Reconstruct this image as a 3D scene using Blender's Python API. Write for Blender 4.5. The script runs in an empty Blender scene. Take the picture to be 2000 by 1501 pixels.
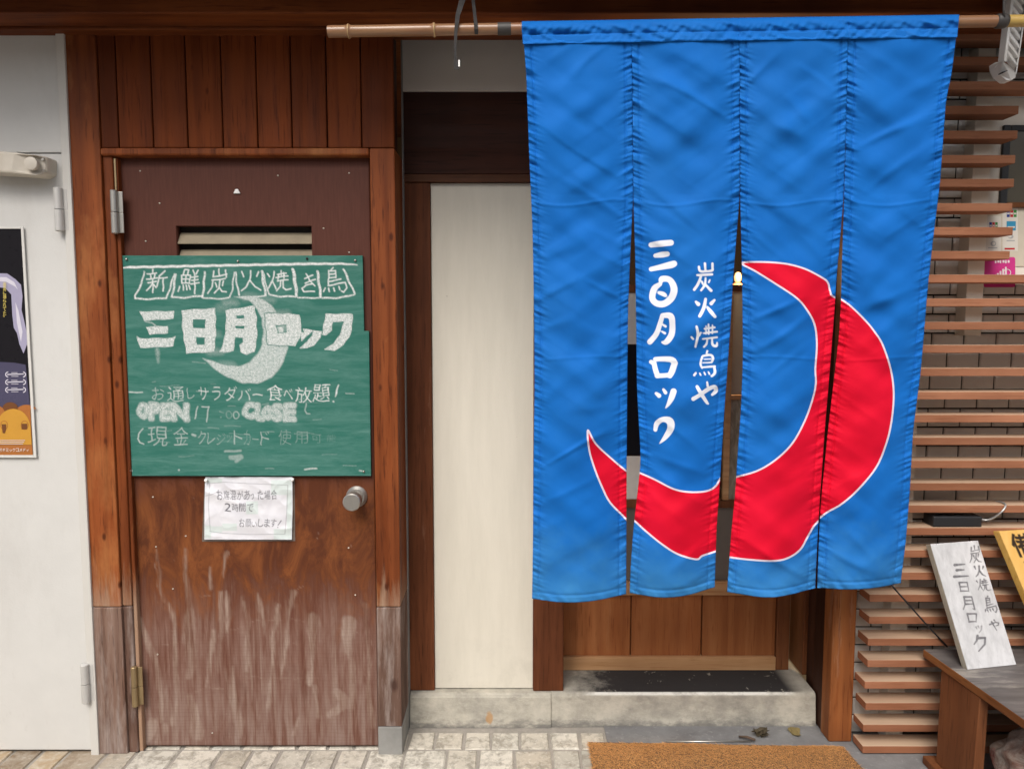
import bpy, bmesh, math, random
import numpy as np
from mathutils import Vector, Matrix, noise as mnoise
random.seed(7); np.random.seed(7)
S = bpy.context.scene
C = S.collection
R = math.radians

# ------------------------------------------------------------------ camera, sky, sun, exposure
F = 1444.0                    # focal length in photo pixels (2000 wide)
PITCH = R(4.8); CP, SP = math.cos(PITCH), math.sin(PITCH)
H = 1.394
cam = bpy.data.cameras.new("camera"); cam.sensor_width = 36; cam.lens = F / 2000 * 36
cam.clip_start = 0.02; cam.clip_end = 500
camo = bpy.data.objects.new("camera", cam); C.objects.link(camo)
camo.location = (0, 0, H); camo.rotation_euler = (math.pi / 2 - PITCH, 0, 0)
S.camera = camo

w = bpy.data.worlds.new("World"); S.world = w; w.use_nodes = True
nt = w.node_tree
bg = nt.nodes["Background"]
sky = nt.nodes.new("ShaderNodeTexSky"); sky.sky_type = 'NISHITA'; sky.sun_disc = False
sky.sun_elevation = R(48); sky.sun_rotation = R(195); sky.air_density = 1.0; sky.dust_density = 4.0; sky.ozone_density = 0.6
hsv = nt.nodes.new('ShaderNodeHueSaturation'); hsv.inputs['Saturation'].default_value = .5      # hazy, near-white sky
nt.links.new(sky.outputs[0], hsv.inputs['Color']); nt.links.new(hsv.outputs[0], bg.inputs[0]); bg.inputs[1].default_value = 0.12
sl = bpy.data.lights.new("sun", 'SUN'); sl.energy = 1.5; sl.angle = R(36); sl.color = (1, 0.95, 0.88)
so = bpy.data.objects.new("sun", sl); C.objects.link(so)
so.location = (-2, -6, 8)
_d = Vector((math.sin(R(15)) * math.cos(R(48)), math.cos(R(15)) * math.cos(R(48)), -math.sin(R(48))))
so.rotation_euler = _d.to_track_quat('-Z', 'Y').to_euler()

S.view_settings.view_transform = 'Standard'; S.view_settings.look = 'None'
S.view_settings.gamma = 1; S.view_settings.exposure = 0.56
S.view_settings.use_curve_mapping = False
S.render.engine = 'CYCLES'
S.cycles.use_denoising = True
S.cycles.max_bounces = 8

# ------------------------------------------------------------------ measuring the photo
def W(px, py, Y):             # pixel -> point on the upright plane at distance Y
    v = 750.5 - py
    t = Y / (F * CP + v * SP)
    return Vector(((px - 1000) * t, Y, H + t * (-F * SP + v * CP)))
def G(px, py, z=0.0):         # pixel -> point on the level plane at height z
    v = 750.5 - py
    t = (z - H) / (-F * SP + v * CP)
    return Vector(((px - 1000) * t, t * (F * CP + v * SP), z))
def zy(py, Y): return W(1000, py, Y).z
def proj(x, y, z):            # numpy: world -> pixel
    dz = z - H
    dep = y * CP - dz * SP
    up = y * SP + dz * CP
    return 1000 + F * x / dep, 750.5 - F * up / dep

# ------------------------------------------------------------------ mesh helpers
class MB:
    def __init__(s): s.v = []; s.f = []; s.m = []
    def poly(s, pts, mi=0):
        n = len(s.v); s.v += [tuple(p) for p in pts]; s.f.append(tuple(range(n, n + len(pts)))); s.m.append(mi)
    def box(s, x0, x1, y0, y1, z0, z1, mi=0):
        s.hexa([(x0,y0,z0),(x1,y0,z0),(x1,y1,z0),(x0,y1,z0),(x0,y0,z1),(x1,y0,z1),(x1,y1,z1),(x0,y1,z1)], mi)
    def hexa(s, p, mi=0):
        n = len(s.v); s.v += [tuple(q) for q in p]
        for f in ((3,2,1,0),(4,5,6,7),(0,1,5,4),(1,2,6,5),(2,3,7,6),(3,0,4,7)):
            s.f.append(tuple(n + i for i in f)); s.m.append(mi)
    def prism(s, pts, d, mi=0):          # polygon pushed along vector d
        n = len(pts); b = len(s.v); d = Vector(d)
        s.v += [tuple(p) for p in pts] + [tuple(Vector(p) + d) for p in pts]
        s.f.append(tuple(b + i for i in range(n))); s.m.append(mi)
        s.f.append(tuple(b + n + i for i in reversed(range(n)))); s.m.append(mi)
        for i in range(n):
            j = (i + 1) % n
            s.f.append((b + i, b + n + i, b + n + j, b + j)); s.m.append(mi)
    def tube(s, path, rad, seg=14, mi=0, cap=True):
        path = [Vector(p) for p in path]
        if not hasattr(rad, '__len__'): rad = [rad] * len(path)
        b = len(s.v); up = None
        for i, p in enumerate(path):
            t = (path[min(i + 1, len(path) - 1)] - path[max(i - 1, 0)]).normalized()
            if up is None:
                up = Vector((0, 0, 1)) if abs(t.z) < .9 else Vector((1, 0, 0))
            a = t.cross(up).normalized(); up = a.cross(t).normalized()
            for k in range(seg):
                th = 2 * math.pi * k / seg
                s.v.append(tuple(p + (a * math.cos(th) + up * math.sin(th)) * rad[i]))
        for i in range(len(path) - 1):
            for k in range(seg):
                l = (k + 1) % seg
                s.f.append((b + i*seg + k, b + (i+1)*seg + k, b + (i+1)*seg + l, b + i*seg + l)); s.m.append(mi)
        if cap:
            s.f.append(tuple(b + k for k in range(seg))); s.m.append(mi)
            s.f.append(tuple(b + (len(path)-1)*seg + k for k in reversed(range(seg)))); s.m.append(mi)

def link(o, parent=None):
    C.objects.link(o)
    if parent is not None:
        o.parent = parent; o.matrix_parent_inverse = Matrix.Translation(-parent.location)
    return o
def obj(name, mb, mats, parent=None, bevel=0, smooth=False, angle=None):
    me = bpy.data.meshes.new(name); me.from_pydata(mb.v, [], mb.f)
    if not isinstance(mats, (list, tuple)): mats = [mats]
    for m in mats: me.materials.append(m)
    me.polygons.foreach_set('material_index', mb.m)
    bm = bmesh.new(); bm.from_mesh(me); bmesh.ops.recalc_face_normals(bm, faces=bm.faces); bm.to_mesh(me); bm.free()
    if smooth:
        me.polygons.foreach_set('use_smooth', [True] * len(me.polygons))
        if angle: me.set_sharp_from_angle(angle=R(angle))
    o = link(bpy.data.objects.new(name, me), parent)
    if bevel:
        b = o.modifiers.new('bevel', 'BEVEL'); b.width = bevel; b.segments = 2; b.limit_method = 'ANGLE'; b.angle_limit = R(40)
    return o
def box(name, x0, x1, y0, y1, z0, z1, mat, parent=None, bevel=.0015):
    m = MB(); m.box(x0, x1, y0, y1, z0, z1); return obj(name, m, mat, parent, bevel)
def tag(o, label, cat, group=None):
    o['label'] = label; o['category'] = cat; o['kind'] = 'thing'
    if group: o['group'] = group
    return o
def thing(name, label, cat, loc, group=None):
    o = bpy.data.objects.new(name, None); o.location = loc; o.empty_display_size = .05
    C.objects.link(o); return tag(o, label, cat, group)
def grid(name, P, attrs, mat, parent=None, thick=.002, keep=None, smooth=True):
    """P: (rows, cols, 3) points, first row on top; normals face the street"""
    nr, nc = P.shape[:2]
    idx = np.arange(nr * nc).reshape(nr, nc)
    f = np.stack([idx[:-1,:-1], idx[1:,:-1], idx[1:,1:], idx[:-1,1:]], -1)
    f = f[keep] if keep is not None else f.reshape(-1, 4)
    me = bpy.data.meshes.new(name)
    me.vertices.add(nr * nc); me.vertices.foreach_set('co', P.reshape(-1).astype(np.float32))
    me.loops.add(f.size); me.loops.foreach_set('vertex_index', f.reshape(-1).astype(np.int32))
    me.polygons.add(len(f)); me.polygons.foreach_set('loop_start', np.arange(0, f.size, 4, dtype=np.int32))
    if smooth: me.polygons.foreach_set('use_smooth', np.ones(len(f), bool))
    me.update(calc_edges=True); me.validate()
    for k, a in attrs.items():
        at = me.attributes.new(k, 'FLOAT', 'POINT'); at.data.foreach_set('value', a.reshape(-1).astype(np.float32))
    me.materials.append(mat)
    o = link(bpy.data.objects.new(name, me), parent)
    if thick:
        m = o.modifiers.new('solid', 'SOLIDIFY'); m.thickness = thick; m.offset = -1
    return o

# ------------------------------------------------------------------ handwriting: distance fields baked as real mesh attributes
def sd_stroke(P, st):
    st = np.array(st, float)
    d = np.full(len(P), 1e9)
    if len(st) == 1: return np.hypot(P[:,0]-st[0,0], P[:,1]-st[0,1]) - st[0,2]
    for a, b in zip(st[:-1], st[1:]):
        ab = b[:2] - a[:2]; L = (ab ** 2).sum() + 1e-9
        t = np.clip(((P - a[:2]) @ ab) / L, 0, 1)
        q = a[:2] + t[:, None] * ab
        d = np.minimum(d, np.hypot(*(P - q).T) - (a[2] + t * (b[2] - a[2])))
    return d
def sd_segs(P, A, B):         # even-odd outline given as loose segments
    d = np.full(len(P), 1e9); ins = np.zeros(len(P), bool)
    for a, b in zip(A, B):
        ab = b - a; L = (ab ** 2).sum() + 1e-12
        t = np.clip(((P - a) @ ab) / L, 0, 1)
        d = np.minimum(d, np.hypot(*(P - a - t[:, None] * ab).T))
        if a[1] != b[1]:
            c = ((a[1] > P[:,1]) != (b[1] > P[:,1]))
            xs = a[0] + (P[:,1] - a[1]) / (b[1] - a[1]) * ab[0]
            ins ^= c & (P[:,0] < xs)
    return np.where(ins, -d, d)
_gl = {}
def glyph(ch):
    if ch not in _gl:
        c = bpy.data.curves.new('t', 'FONT'); c.body = ch; c.resolution_u = 3
        o = bpy.data.objects.new('t', c); C.objects.link(o)
        dg = bpy.context.evaluated_depsgraph_get(); m = o.evaluated_get(dg).to_mesh()
        v = np.array([q.co[:2] for q in m.vertices]); v[:,1] *= -1
        cnt = {}
        for p in m.polygons:
            for k in p.edge_keys: cnt[k] = cnt.get(k, 0) + 1
        e = np.array([k for k, n in cnt.items() if n == 1])
        tri = []
        m.calc_loop_triangles()
        tri = [tuple(t.vertices) for t in m.loop_triangles]
        lo, hi = v.min(0), v.max(0)
        v = (v - lo) / np.maximum(hi - lo, 1e-6)
        _gl[ch] = (v, e, tri)
        C.objects.unlink(o); bpy.data.objects.remove(o); bpy.data.curves.remove(c)
    return _gl[ch]
class Ink:
    def __init__(s, PX, PY):
        s.sh = PX.shape; s.P = np.stack([PX.ravel(), PY.ravel()], 1)
        s.cov = np.zeros(len(s.P)); s.sd = np.full(len(s.P), 40.0)
    def _near(s, lo, hi, m=12):
        return np.where((s.P[:,0] > lo[0]-m) & (s.P[:,0] < hi[0]+m) & (s.P[:,1] > lo[1]-m) & (s.P[:,1] < hi[1]+m))[0]
    def put(s, i, d, wgt, soft):
        s.sd[i] = np.minimum(s.sd[i], d)
        s.cov[i] = np.maximum(s.cov[i], np.clip(.5 - d / soft, 0, 1) * wgt)
    def stroke(s, st, wgt=1, soft=2):
        a = np.array(st); i = s._near(a[:,:2].min(0), a[:,:2].max(0), 30 + a[:,2].max())
        if len(i): s.put(i, sd_stroke(s.P[i], st), wgt, soft)
    def polys(s, loops, wgt=1, soft=2, edge=None, grow=0):
        A = []; B = []
        for l in loops:
            l = np.array(l, float); A += list(l); B += list(np.roll(l, -1, 0))
        a = np.array(A); i = s._near(a.min(0), a.max(0), 30)
        if not len(i): return
        d = sd_segs(s.P[i], A, B) - grow
        s.put(i, d, wgt, soft)
        if edge: s.cov[i] = np.maximum(s.cov[i], np.clip(1.2 - abs(d) / edge, 0, 1))
    def glyph(s, ch, x0, y0, x1, y1, wgt=1, thin=0., soft=1.6, shear=0., halo=0., edge=0):
        v, e, _ = glyph(ch)
        q = np.stack([x0 + v[:,0] * (x1 - x0), y0 + v[:,1] * (y1 - y0)], 1)
        q[:,0] += shear * ((y0 + y1) / 2 - q[:,1])
        q[:,0] += .7 * np.sin(q[:,1] * .31 + x0); q[:,1] += .7 * np.sin(q[:,0] * .27 + y0 * 3)
        A, B = q[e[:,0]], q[e[:,1]]
        i = s._near(q.min(0), q.max(0), 8)
        if not len(i): return
        d = sd_segs(s.P[i], A, B)
        s.put(i, d + thin, wgt, soft)
        if halo: s.cov[i] = np.maximum(s.cov[i], np.clip(.5 - (d - halo) / 5, 0, .38))
        if edge: s.cov[i] = np.maximum(s.cov[i], np.clip(1.2 - abs(d - halo * .6) / edge, 0, .95))
    def char(s, ch, x0, y0, x1, y1, hw, wgt=1, shear=0, brush=False, soft=1.6):
        for st in HAND[ch]:
            n = len(st); pts = []
            for k, (u, v) in enumerate(st):
                r = hw
                if brush: r = hw * (1.35 if k == 0 else (.6 if k == n - 1 else 1.0))
                y = y0 + v * (y1 - y0)
                pts.append((x0 + u * (x1 - x0) + shear * ((y0 + y1) / 2 - y), y, r))
            s.stroke(pts, wgt, soft)
    def c(s): return s.cov.reshape(s.sh)

HAND = {
'新': [[(.33,0),(.33,.15)],[(.05,.2),(.5,.17)],[(.2,.22),(.23,.38)],[(.42,.2),(.38,.38)],[(.03,.43),(.56,.38)],[(.1,.58),(.5,.53)],[(.32,.42),(.33,1)],[(.3,.62),(.03,.92)],[(.36,.66),(.47,.8)],[(.92,.06),(.62,.3)],[(.62,.3),(.6,.52),(.5,.76)],[(.62,.39),(1,.35)],[(.82,.38),(.82,.93)]],
'鮮': [[(.33,.02),(.25,.22)],[(.33,.02),(.52,.02),(.45,.22)],[(.16,.25),(.2,.58)],[(.16,.25),(.58,.24),(.55,.57)],[(.18,.41),(.56,.4)],[(.37,.25),(.37,.57)],[(.2,.57),(.55,.57)],[(.07,.7),(.02,.9)],[(.24,.66),(.26,.86)],[(.38,.66),(.42,.85)],[(.5,.66),(.57,.82)],[(.72,.02),(.78,.17)],[(.96,.05),(.85,.2)],[(.62,.32),(.92,.3)],[(.65,.45),(.95,.43)],[(.6,.6),(1,.56)],[(.78,.2),(.8,1)]],
'炭': [[(.32,.1),(.25,.34),(.98,.22)],[(.58,0),(.58,.28)],[(.93,.05),(.95,.35)],[(.22,.47),(.9,.4)],[(.28,.48),(.2,.75),(0,1)],[(.4,.58),(.45,.75)],[(.82,.5),(.75,.68)],[(.65,.45),(.55,.8),(.35,1)],[(.57,.75),(.75,.92),(.97,.95)]],
'火': [[(.05,.05),(.12,.3)],[(.9,.05),(.78,.28)],[(.5,0),(.45,.45),(.25,.8),(.03,1)],[(.45,.45),(.7,.8),(1,.95)]],
'焼': [[(0,.15),(.08,.3)],[(.3,.03),(.22,.5),(.02,.9)],[(.22,.5),(.36,.88)],[(.42,.18),(.8,.12)],[(.6,0),(.58,.3)],[(.36,.33),(.86,.25)],[(.47,.17),(.45,.42)],[(.7,.1),(.7,.38)],[(.44,.5),(.88,.44)],[(.58,.5),(.55,.75),(.4,.98)],[(.68,.5),(.66,.85),(.8,.95),(1,.88)]],
'き': [[(.25,.25),(.8,.08)],[(.3,.5),(1,.3)],[(.35,0),(.6,.35),(.95,.65)],[(.85,.55),(.35,.6),(.05,.78),(.2,.95),(.95,.95)]],
'鳥': [[(.4,0),(.3,.12)],[(.22,.12),(.2,.72)],[(.22,.13),(.52,.12),(.52,.4)],[(.22,.26),(.5,.24)],[(.22,.4),(.5,.38)],[(.2,.56),(.75,.46)],[(.18,.72),(.95,.58),(1,.8),(.88,.97),(.78,.93)],[(.05,.82),(0,.95)],[(.2,.82),(.25,.95)],[(.42,.8),(.48,.93)],[(.65,.76),(.7,.88)]],
'や': [[(.05,.45),(.6,.25),(.9,.3),(.85,.5),(.6,.58)],[(.5,.03),(.6,.18)],[(.25,.2),(.45,.6),(.65,1)]],
'三': [[(.15,.1),(.85,.05)],[(.25,.48),(.75,.45)],[(.02,.95),(1,.9)]],
'日': [[(.1,.05),(.12,1)],[(.1,.06),(.85,.05),(.88,1)],[(.12,.5),(.86,.48)],[(.12,.94),(.88,.94)]],
'月': [[(.25,.05),(.22,.6),(0,1)],[(.25,.06),(.85,.05),(.9,1),(.75,.93)],[(.25,.33),(.85,.32)],[(.24,.6),(.86,.58)]],
'ロ': [[(.1,.1),(.2,.95)],[(.1,.12),(.95,.1),(.85,.95)],[(.2,.92),(.85,.9)]],
'ッ': [[(.05,.4),(.15,.6)],[(.4,.3),(.5,.5)],[(.9,.3),(.8,.7),(.45,1)]],
'ク': [[(.35,0),(.25,.3),(0,.55)],[(.33,.15),(.95,.12),(.85,.55),(.3,1)]],
}

# ------------------------------------------------------------------ materials
def lin(r, g, b):
    f = lambda c: (c/255/12.92) if c/255 <= .04045 else ((c/255+.055)/1.055)**2.4
    return (f(r), f(g), f(b), 1)
class NT:
    def __init__(s, name):
        s.m = bpy.data.materials.new(name); s.m.use_nodes = True
        s.n = s.m.node_tree.nodes; s.l = s.m.node_tree.links; s.b = s.n["Principled BSDF"]
        s.tc = s.n.new("ShaderNodeTexCoord")
        oi = s.n.new("ShaderNodeObjectInfo")
        mu = s.n.new("ShaderNodeVectorMath"); mu.operation = 'SCALE'; mu.inputs['Scale'].default_value = 37.0
        cb = s.n.new("ShaderNodeCombineXYZ")
        for k in range(3): s.l.new(oi.outputs['Random'], cb.inputs[k])
        s.l.new(cb.outputs[0], mu.inputs[0])
        ad = s.n.new("ShaderNodeVectorMath"); s.l.new(s.tc.outputs['Object'], ad.inputs[0]); s.l.new(mu.outputs[0], ad.inputs[1])
        s.co = ad.outputs[0]; s.obj = s.tc.outputs['Object']; s.rnd = oi.outputs['Random']
    def new(s, t, **k):
        n = s.n.new("ShaderNode" + t)
        for a, v in k.items(): setattr(n, a, v)
        return n
    def _in(s, sock, v):
        if isinstance(v, bpy.types.NodeSocket): s.l.new(v, sock)
        else: sock.default_value = v
    def map(s, scale, loc=(0,0,0), src=None):
        n = s.new("Mapping"); s.l.new(src or s.co, n.inputs[0]); n.inputs['Scale'].default_value = scale; n.inputs['Location'].default_value = loc
        return n.outputs[0]
    def noise(s, scale, detail=4, rough=.55, vec=None, dist=0):
        n = s.new("TexNoise"); s.l.new(vec or s.co, n.inputs['Vector'])
        n.inputs['Scale'].default_value = scale; n.inputs['Detail'].default_value = detail
        n.inputs['Roughness'].default_value = rough; n.inputs['Distortion'].default_value = dist
        return n.outputs['Fac']
    def rng(s, v, a, b, c=0., d=1., smooth=False):
        n = s.new("MapRange"); s._in(n.inputs[0], v)
        for k, q in enumerate((a, b, c, d)): n.inputs[k+1].default_value = q
        if smooth: n.interpolation_type = 'SMOOTHSTEP'
        return n.outputs[0]
    def math(s, op, a, b=0.):
        n = s.new("Math", operation=op); s._in(n.inputs[0], a); s._in(n.inputs[1], b); return n.outputs[0]
    def mix(s, f, a, b, mode='MIX'):
        n = s.new("Mix", data_type='RGBA', blend_type=mode); s._in(n.inputs[0], f); s._in(n.inputs[6], a); s._in(n.inputs[7], b)
        return n.outputs[2]
    def attr(s, name):
        n = s.new("Attribute"); n.attribute_name = name; return n.outputs['Fac']
    def sep(s, v=None):
        n = s.new("SeparateXYZ"); s.l.new(v or s.obj, n.inputs[0]); return n.outputs
    def bump(s, h, strength=.3, dist=.002):
        n = s.new("Bump"); s._in(n.inputs['Height'], h); n.inputs['Strength'].default_value = strength; n.inputs['Distance'].default_value = dist
        s.l.new(n.outputs[0], s.b.inputs['Normal']); return n
    def out(s, col, rough=.6, spec=.4, metal=0):
        s._in(s.b.inputs['Base Color'], col); s._in(s.b.inputs['Roughness'], rough)
        s.b.inputs['Specular IOR Level'].default_value = spec; s.b.inputs['Metallic'].default_value = metal
        return s.m

def wood(name, ca, cb, cd, axis='z', fine=1., rough=.55, blotch=None, bl=(.5,.75), grey=None, gl=(.5,.7), bump=.25, knots=0., spec=.18, fade=None, dust=None):
    """ca..cb: early and late wood, cd: dark pores; blotch / grey: worn patches with a shape of their own"""
    n = NT(name)
    st = {'z': (1, 1, .06), 'x': (.06, 1, 1), 'y': (1, .06, 1)}[axis]
    v = n.map(tuple(q * fine for q in st))
    g1 = n.noise(26, 6, .6, v, .6)
    wv = n.new("TexWave", wave_type='BANDS', bands_direction='X' if axis != 'x' else 'Z')
    n.l.new(n.map(tuple(q * fine for q in {'z': (1,1,.05), 'x': (.05,1,1), 'y': (1,.05,1)}[axis])), wv.inputs[0])
    wv.inputs['Scale'].default_value = 5; wv.inputs['Distortion'].default_value = 16; wv.inputs['Detail'].default_value = 4; wv.inputs['Detail Scale'].default_value = .8
    col = n.mix(n.rng(g1, .35, .68), ca, cb)
    col = n.mix(n.math('MULTIPLY', n.rng(wv.outputs['Fac'], .5, 1), .28), col, cd)
    hs = n.new('HueSaturation'); n.l.new(col, hs.inputs['Color']); n.l.new(n.rng(n.rnd, 0, 1, .78, 1.16), hs.inputs['Value']); col = hs.outputs[0]
    p = n.noise(150, 3, .6, v)
    col = n.mix(n.rng(p, .55, .70, 0, .75), col, cd)
    big = n.noise(2.2, 4, .6, n.map((1, 1, .5)))
    col = n.mix(n.rng(big, .42, .66, 0, .68), col, cd)
    if blotch:
        bn = n.noise(5, 6, .65, n.map({'z': (1,1,.35), 'x': (.35,1,1), 'y': (1,.35,1)}[axis], (3,1,7)))
        col = n.mix(n.rng(bn, bl[0], bl[1], 0, .85), col, blotch)
    if grey:
        gn = n.noise(9, 8, .7, n.map({'z': (2.2,1,.25), 'x': (.25,1,2.2), 'y': (2.2,.25,1)}[axis], (9,4,2)))
        col = n.mix(n.rng(gn, gl[0], gl[1], 0, .8), col, grey)
    if fade:
        fz = n.math('ADD', n.sep()[2], n.rng(n.noise(30, 6, .7, n.map((1.5, 1, .12))), .3, .7, -.10, .10))
        col = n.mix(n.rng(fz, fade[0], fade[1], .75, 0), col, (.40, .275, .19, 1))
    if knots:
        vo = n.new("TexVoronoi"); n.l.new(n.map((3.1,1,1.6) if axis == 'z' else (1.6,1,3.1)), vo.inputs[0]); vo.inputs['Scale'].default_value = knots
        col = n.mix(n.rng(n.math('ADD', vo.outputs['Distance'], n.rng(g1, 0, 1, -.06, .06)), .05, .13, .9, 0), col, cd)
    if dust:                       # settled dust on the upper faces
        ge = n.new('NewGeometry'); up = n.sep(ge.outputs['Normal'])[2]
        col = n.mix(n.math('MULTIPLY', n.rng(up, .5, .9), n.rng(g1, .3, .7, .55, .9)), col, dust)
    n.bump(n.math('ADD', n.math('MULTIPLY', g1, .6), n.math('MULTIPLY', p, .4)), bump, .0022)
    return n.out(col, n.rng(g1, .3, .7, rough - .1, rough + .12), spec)
def plain(name, col, rough=.5, metal=0, var=.12, scale=12, bump=.05, spec=.4, dirt=None, speck=False):
    n = NT(name)
    f = n.noise(scale, 5, .6)
    c = n.mix(n.rng(f, .3, .7), col, tuple(q * (1 - var) for q in col[:3]) + (1,))
    if dirt:
        c = n.mix(n.rng(n.noise(4, 8, .7, n.map((1,1,.4))), .55, .8, 0, .6), c, dirt)
    if speck:
        vo = n.new('TexVoronoi'); n.l.new(n.co, vo.inputs[0]); vo.inputs['Scale'].default_value = 7
        c = n.mix(n.rng(vo.outputs['Distance'], .012, .03, .7, 0), c, (.25,.20,.16,1))
        c = n.mix(n.math('MULTIPLY', n.rng(n.noise(26, 8, .75, n.map((1,1,.35))), .60, .72, 0, .5), n.rng(n.sep()[2], .05, .5, 1, .25)), c, (.42,.39,.36,1))
    n.bump(n.noise(scale * 14, 3), bump, .001)
    return n.out(c, n.rng(f, .3, .7, max(rough - .06, .02), rough + .08), spec, metal)
def emit(name, col, st):
    n = NT(name); n.b.inputs['Emission Color'].default_value = col; n.b.inputs['Emission Strength'].default_value = st
    return n.out((.08, .05, .03, 1), .4)

M = {}
M['casing'] = wood('casing_wood', (.205,.050,.013,1), (.30,.083,.023,1), (.06,.013,.004,1), knots=5, blotch=(.42,.165,.055,1), bl=(.54,.74), rough=.5, fade=(.44, .60))
M['header'] = wood('header_wood', (.165,.038,.009,1), (.215,.052,.013,1), (.07,.014,.0035,1), knots=5, rough=.55, spec=.12)
M['weathered'] = wood('weathered_wood', (.17,.095,.068,1), (.25,.165,.13,1), (.06,.03,.022,1), grey=(.37,.31,.28,1), gl=(.48,.66), rough=.8, knots=3, bump=.5)
M['post'] = wood('post_wood', (.125,.038,.014,1), (.20,.066,.026,1), (.045,.012,.004,1), grey=(.30,.17,.11,1), gl=(.62,.8), rough=.6, bump=.4)
M['post_front'] = wood('entrance_post_wood', (.33,.105,.030,1), (.44,.17,.055,1), (.11,.030,.010,1), grey=(.40,.27,.20,1), gl=(.5,.75), rough=.6, bump=.4, knots=2)
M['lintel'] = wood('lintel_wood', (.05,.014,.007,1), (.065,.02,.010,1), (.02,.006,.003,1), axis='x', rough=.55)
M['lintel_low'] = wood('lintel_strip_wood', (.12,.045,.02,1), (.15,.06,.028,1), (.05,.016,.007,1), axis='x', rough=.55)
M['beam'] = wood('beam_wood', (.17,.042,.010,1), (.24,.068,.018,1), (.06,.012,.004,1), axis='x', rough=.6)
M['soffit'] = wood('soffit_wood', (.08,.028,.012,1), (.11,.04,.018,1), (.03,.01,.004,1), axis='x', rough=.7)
M['slat'] = wood('slat_wood', (.33,.142,.078,1), (.40,.18,.102,1), (.22,.085,.043,1), axis='x', rough=.65, bump=.12, spec=.1, dust=(.55,.41,.29,1))
M['kick'] = wood('kick_board_wood', (.36,.125,.042,1), (.46,.185,.07,1), (.21,.062,.02,1), rough=.5, grey=(.48,.27,.14,1), gl=(.62,.85))
M['rail'] = wood('rail_wood', (.54,.29,.135,1), (.66,.40,.21,1), (.36,.17,.07,1), axis='x', rough=.5)
M['stile'] = wood('stile_wood', (.20,.075,.03,1), (.27,.11,.045,1), (.10,.03,.012,1), rough=.5)
M['reveal'] = wood('track_wood', (.055,.02,.011,1), (.085,.034,.018,1), (.02,.007,.004,1), rough=.6)
M['bench_top'] = wood('bench_top_wood', (.12,.108,.105,1), (.21,.19,.18,1), (.045,.038,.036,1), axis='x', grey=(.5,.46,.40,1), gl=(.56,.75), rough=.5)
M['bench_edge'] = wood('bench_edge_wood', (.22,.082,.027,1), (.28,.115,.04,1), (.09,.03,.01,1), axis='y', rough=.6)
M['bench_leg'] = wood('bench_leg_wood', (.19,.068,.026,1), (.24,.095,.04,1), (.09,.03,.012,1), rough=.6, knots=3)
M['yellow_sign'] = wood('yellow_board_wood', (.72,.43,.10,1), (.80,.52,.15,1), (.55,.29,.06,1), rough=.4, bump=.1)
M['white_metal'] = plain('painted_metal', (.615,.61,.59,1), .5, var=.05, bump=.35, spec=.25, dirt=(.49,.475,.45,1), speck=True)
M['white_frame'] = plain('frame_paint', (.60,.585,.55,1), .5, var=.05, bump=.1)
M['closer'] = plain('door_closer_paint', (.62,.57,.49,1), .45, var=.1, dirt=(.4,.33,.25,1))
M['plaster'] = plain('upper_plaster', (.70,.64,.57,1), .9, var=.06, scale=5, bump=.4)
M['steel'] = plain('hinge_steel', (.55,.53,.49,1), .35, metal=.85, var=.2, dirt=(.25,.19,.14,1))
M['brass'] = plain('old_brass', (.42,.31,.17,1), .45, metal=.7, var=.3)
M['grey_metal'] = plain('painted_hinge', (.58,.57,.55,1), .45, metal=.2, var=.12, dirt=(.32,.28,.25,1))
M['concrete'] = plain('concrete', (.29,.285,.27,1), .9, var=.3)
M['black'] = plain('black_plastic', (.02,.02,.022,1), .45)
M['tape'] = plain('black_tape', (.055,.05,.048,1), .5)
M['strap'] = plain('strap_webbing', (.03,.027,.026,1), .75, var=.3, scale=60)
M['white_plastic'] = plain('white_plastic', (.90,.89,.87,1), .4, var=.05)
M['end_cap'] = plain('end_cap_plastic', (.78,.765,.75,1), .45, var=.05)
M['batten'] = plain('painted_batten', (.84,.79,.69,1), .6, var=.08)
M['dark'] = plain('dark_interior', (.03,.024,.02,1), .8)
M['grout'] = plain('grout', (.016,.013,.012,1), .95)
M['chrome'] = plain('cable_jacket', (.45,.45,.44,1), .3, metal=.6)

def tile_mat():
    n = NT('glazed_tile')
    f = n.noise(3, 3); g = n.noise(14, 4, .6)
    c = n.mix(n.rng(f, .35, .65), (.85,.85,.82,1), (.76,.755,.72,1))
    c = n.mix(n.rng(g, .5, .8, 0, .25), c, (.42,.385,.34,1))
    n.bump(n.noise(30, 3), .12, .002)
    return n.out(c, .2, .6)
M['tile'] = tile_mat()

def cream_mat():
    n = NT('cream_panel_paint')
    f = n.noise(7, 6, .65, n.map((2.5,1,.3)))
    c = n.mix(n.rng(f, .3, .7), (.71,.67,.58,1), (.63,.595,.51,1))
    z = n.sep()[2]
    c = n.mix(n.math('MULTIPLY', n.rng(n.noise(9, 8, .7), .5, .75), n.rng(z, .15, .35, .7, .06)), c, (.50,.47,.40,1))
    sp = n.new("TexVoronoi"); n.l.new(n.co, sp.inputs[0]); sp.inputs['Scale'].default_value = 9
    c = n.mix(n.rng(sp.outputs['Distance'], .015, .03, .5, 0), c, (.35,.3,.24,1))
    n.bump(n.noise(50, 5, .7, n.map((2,1,.5))), .25, .002)
    return n.out(c, .55, .3)
M['cream'] = cream_mat()

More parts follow.
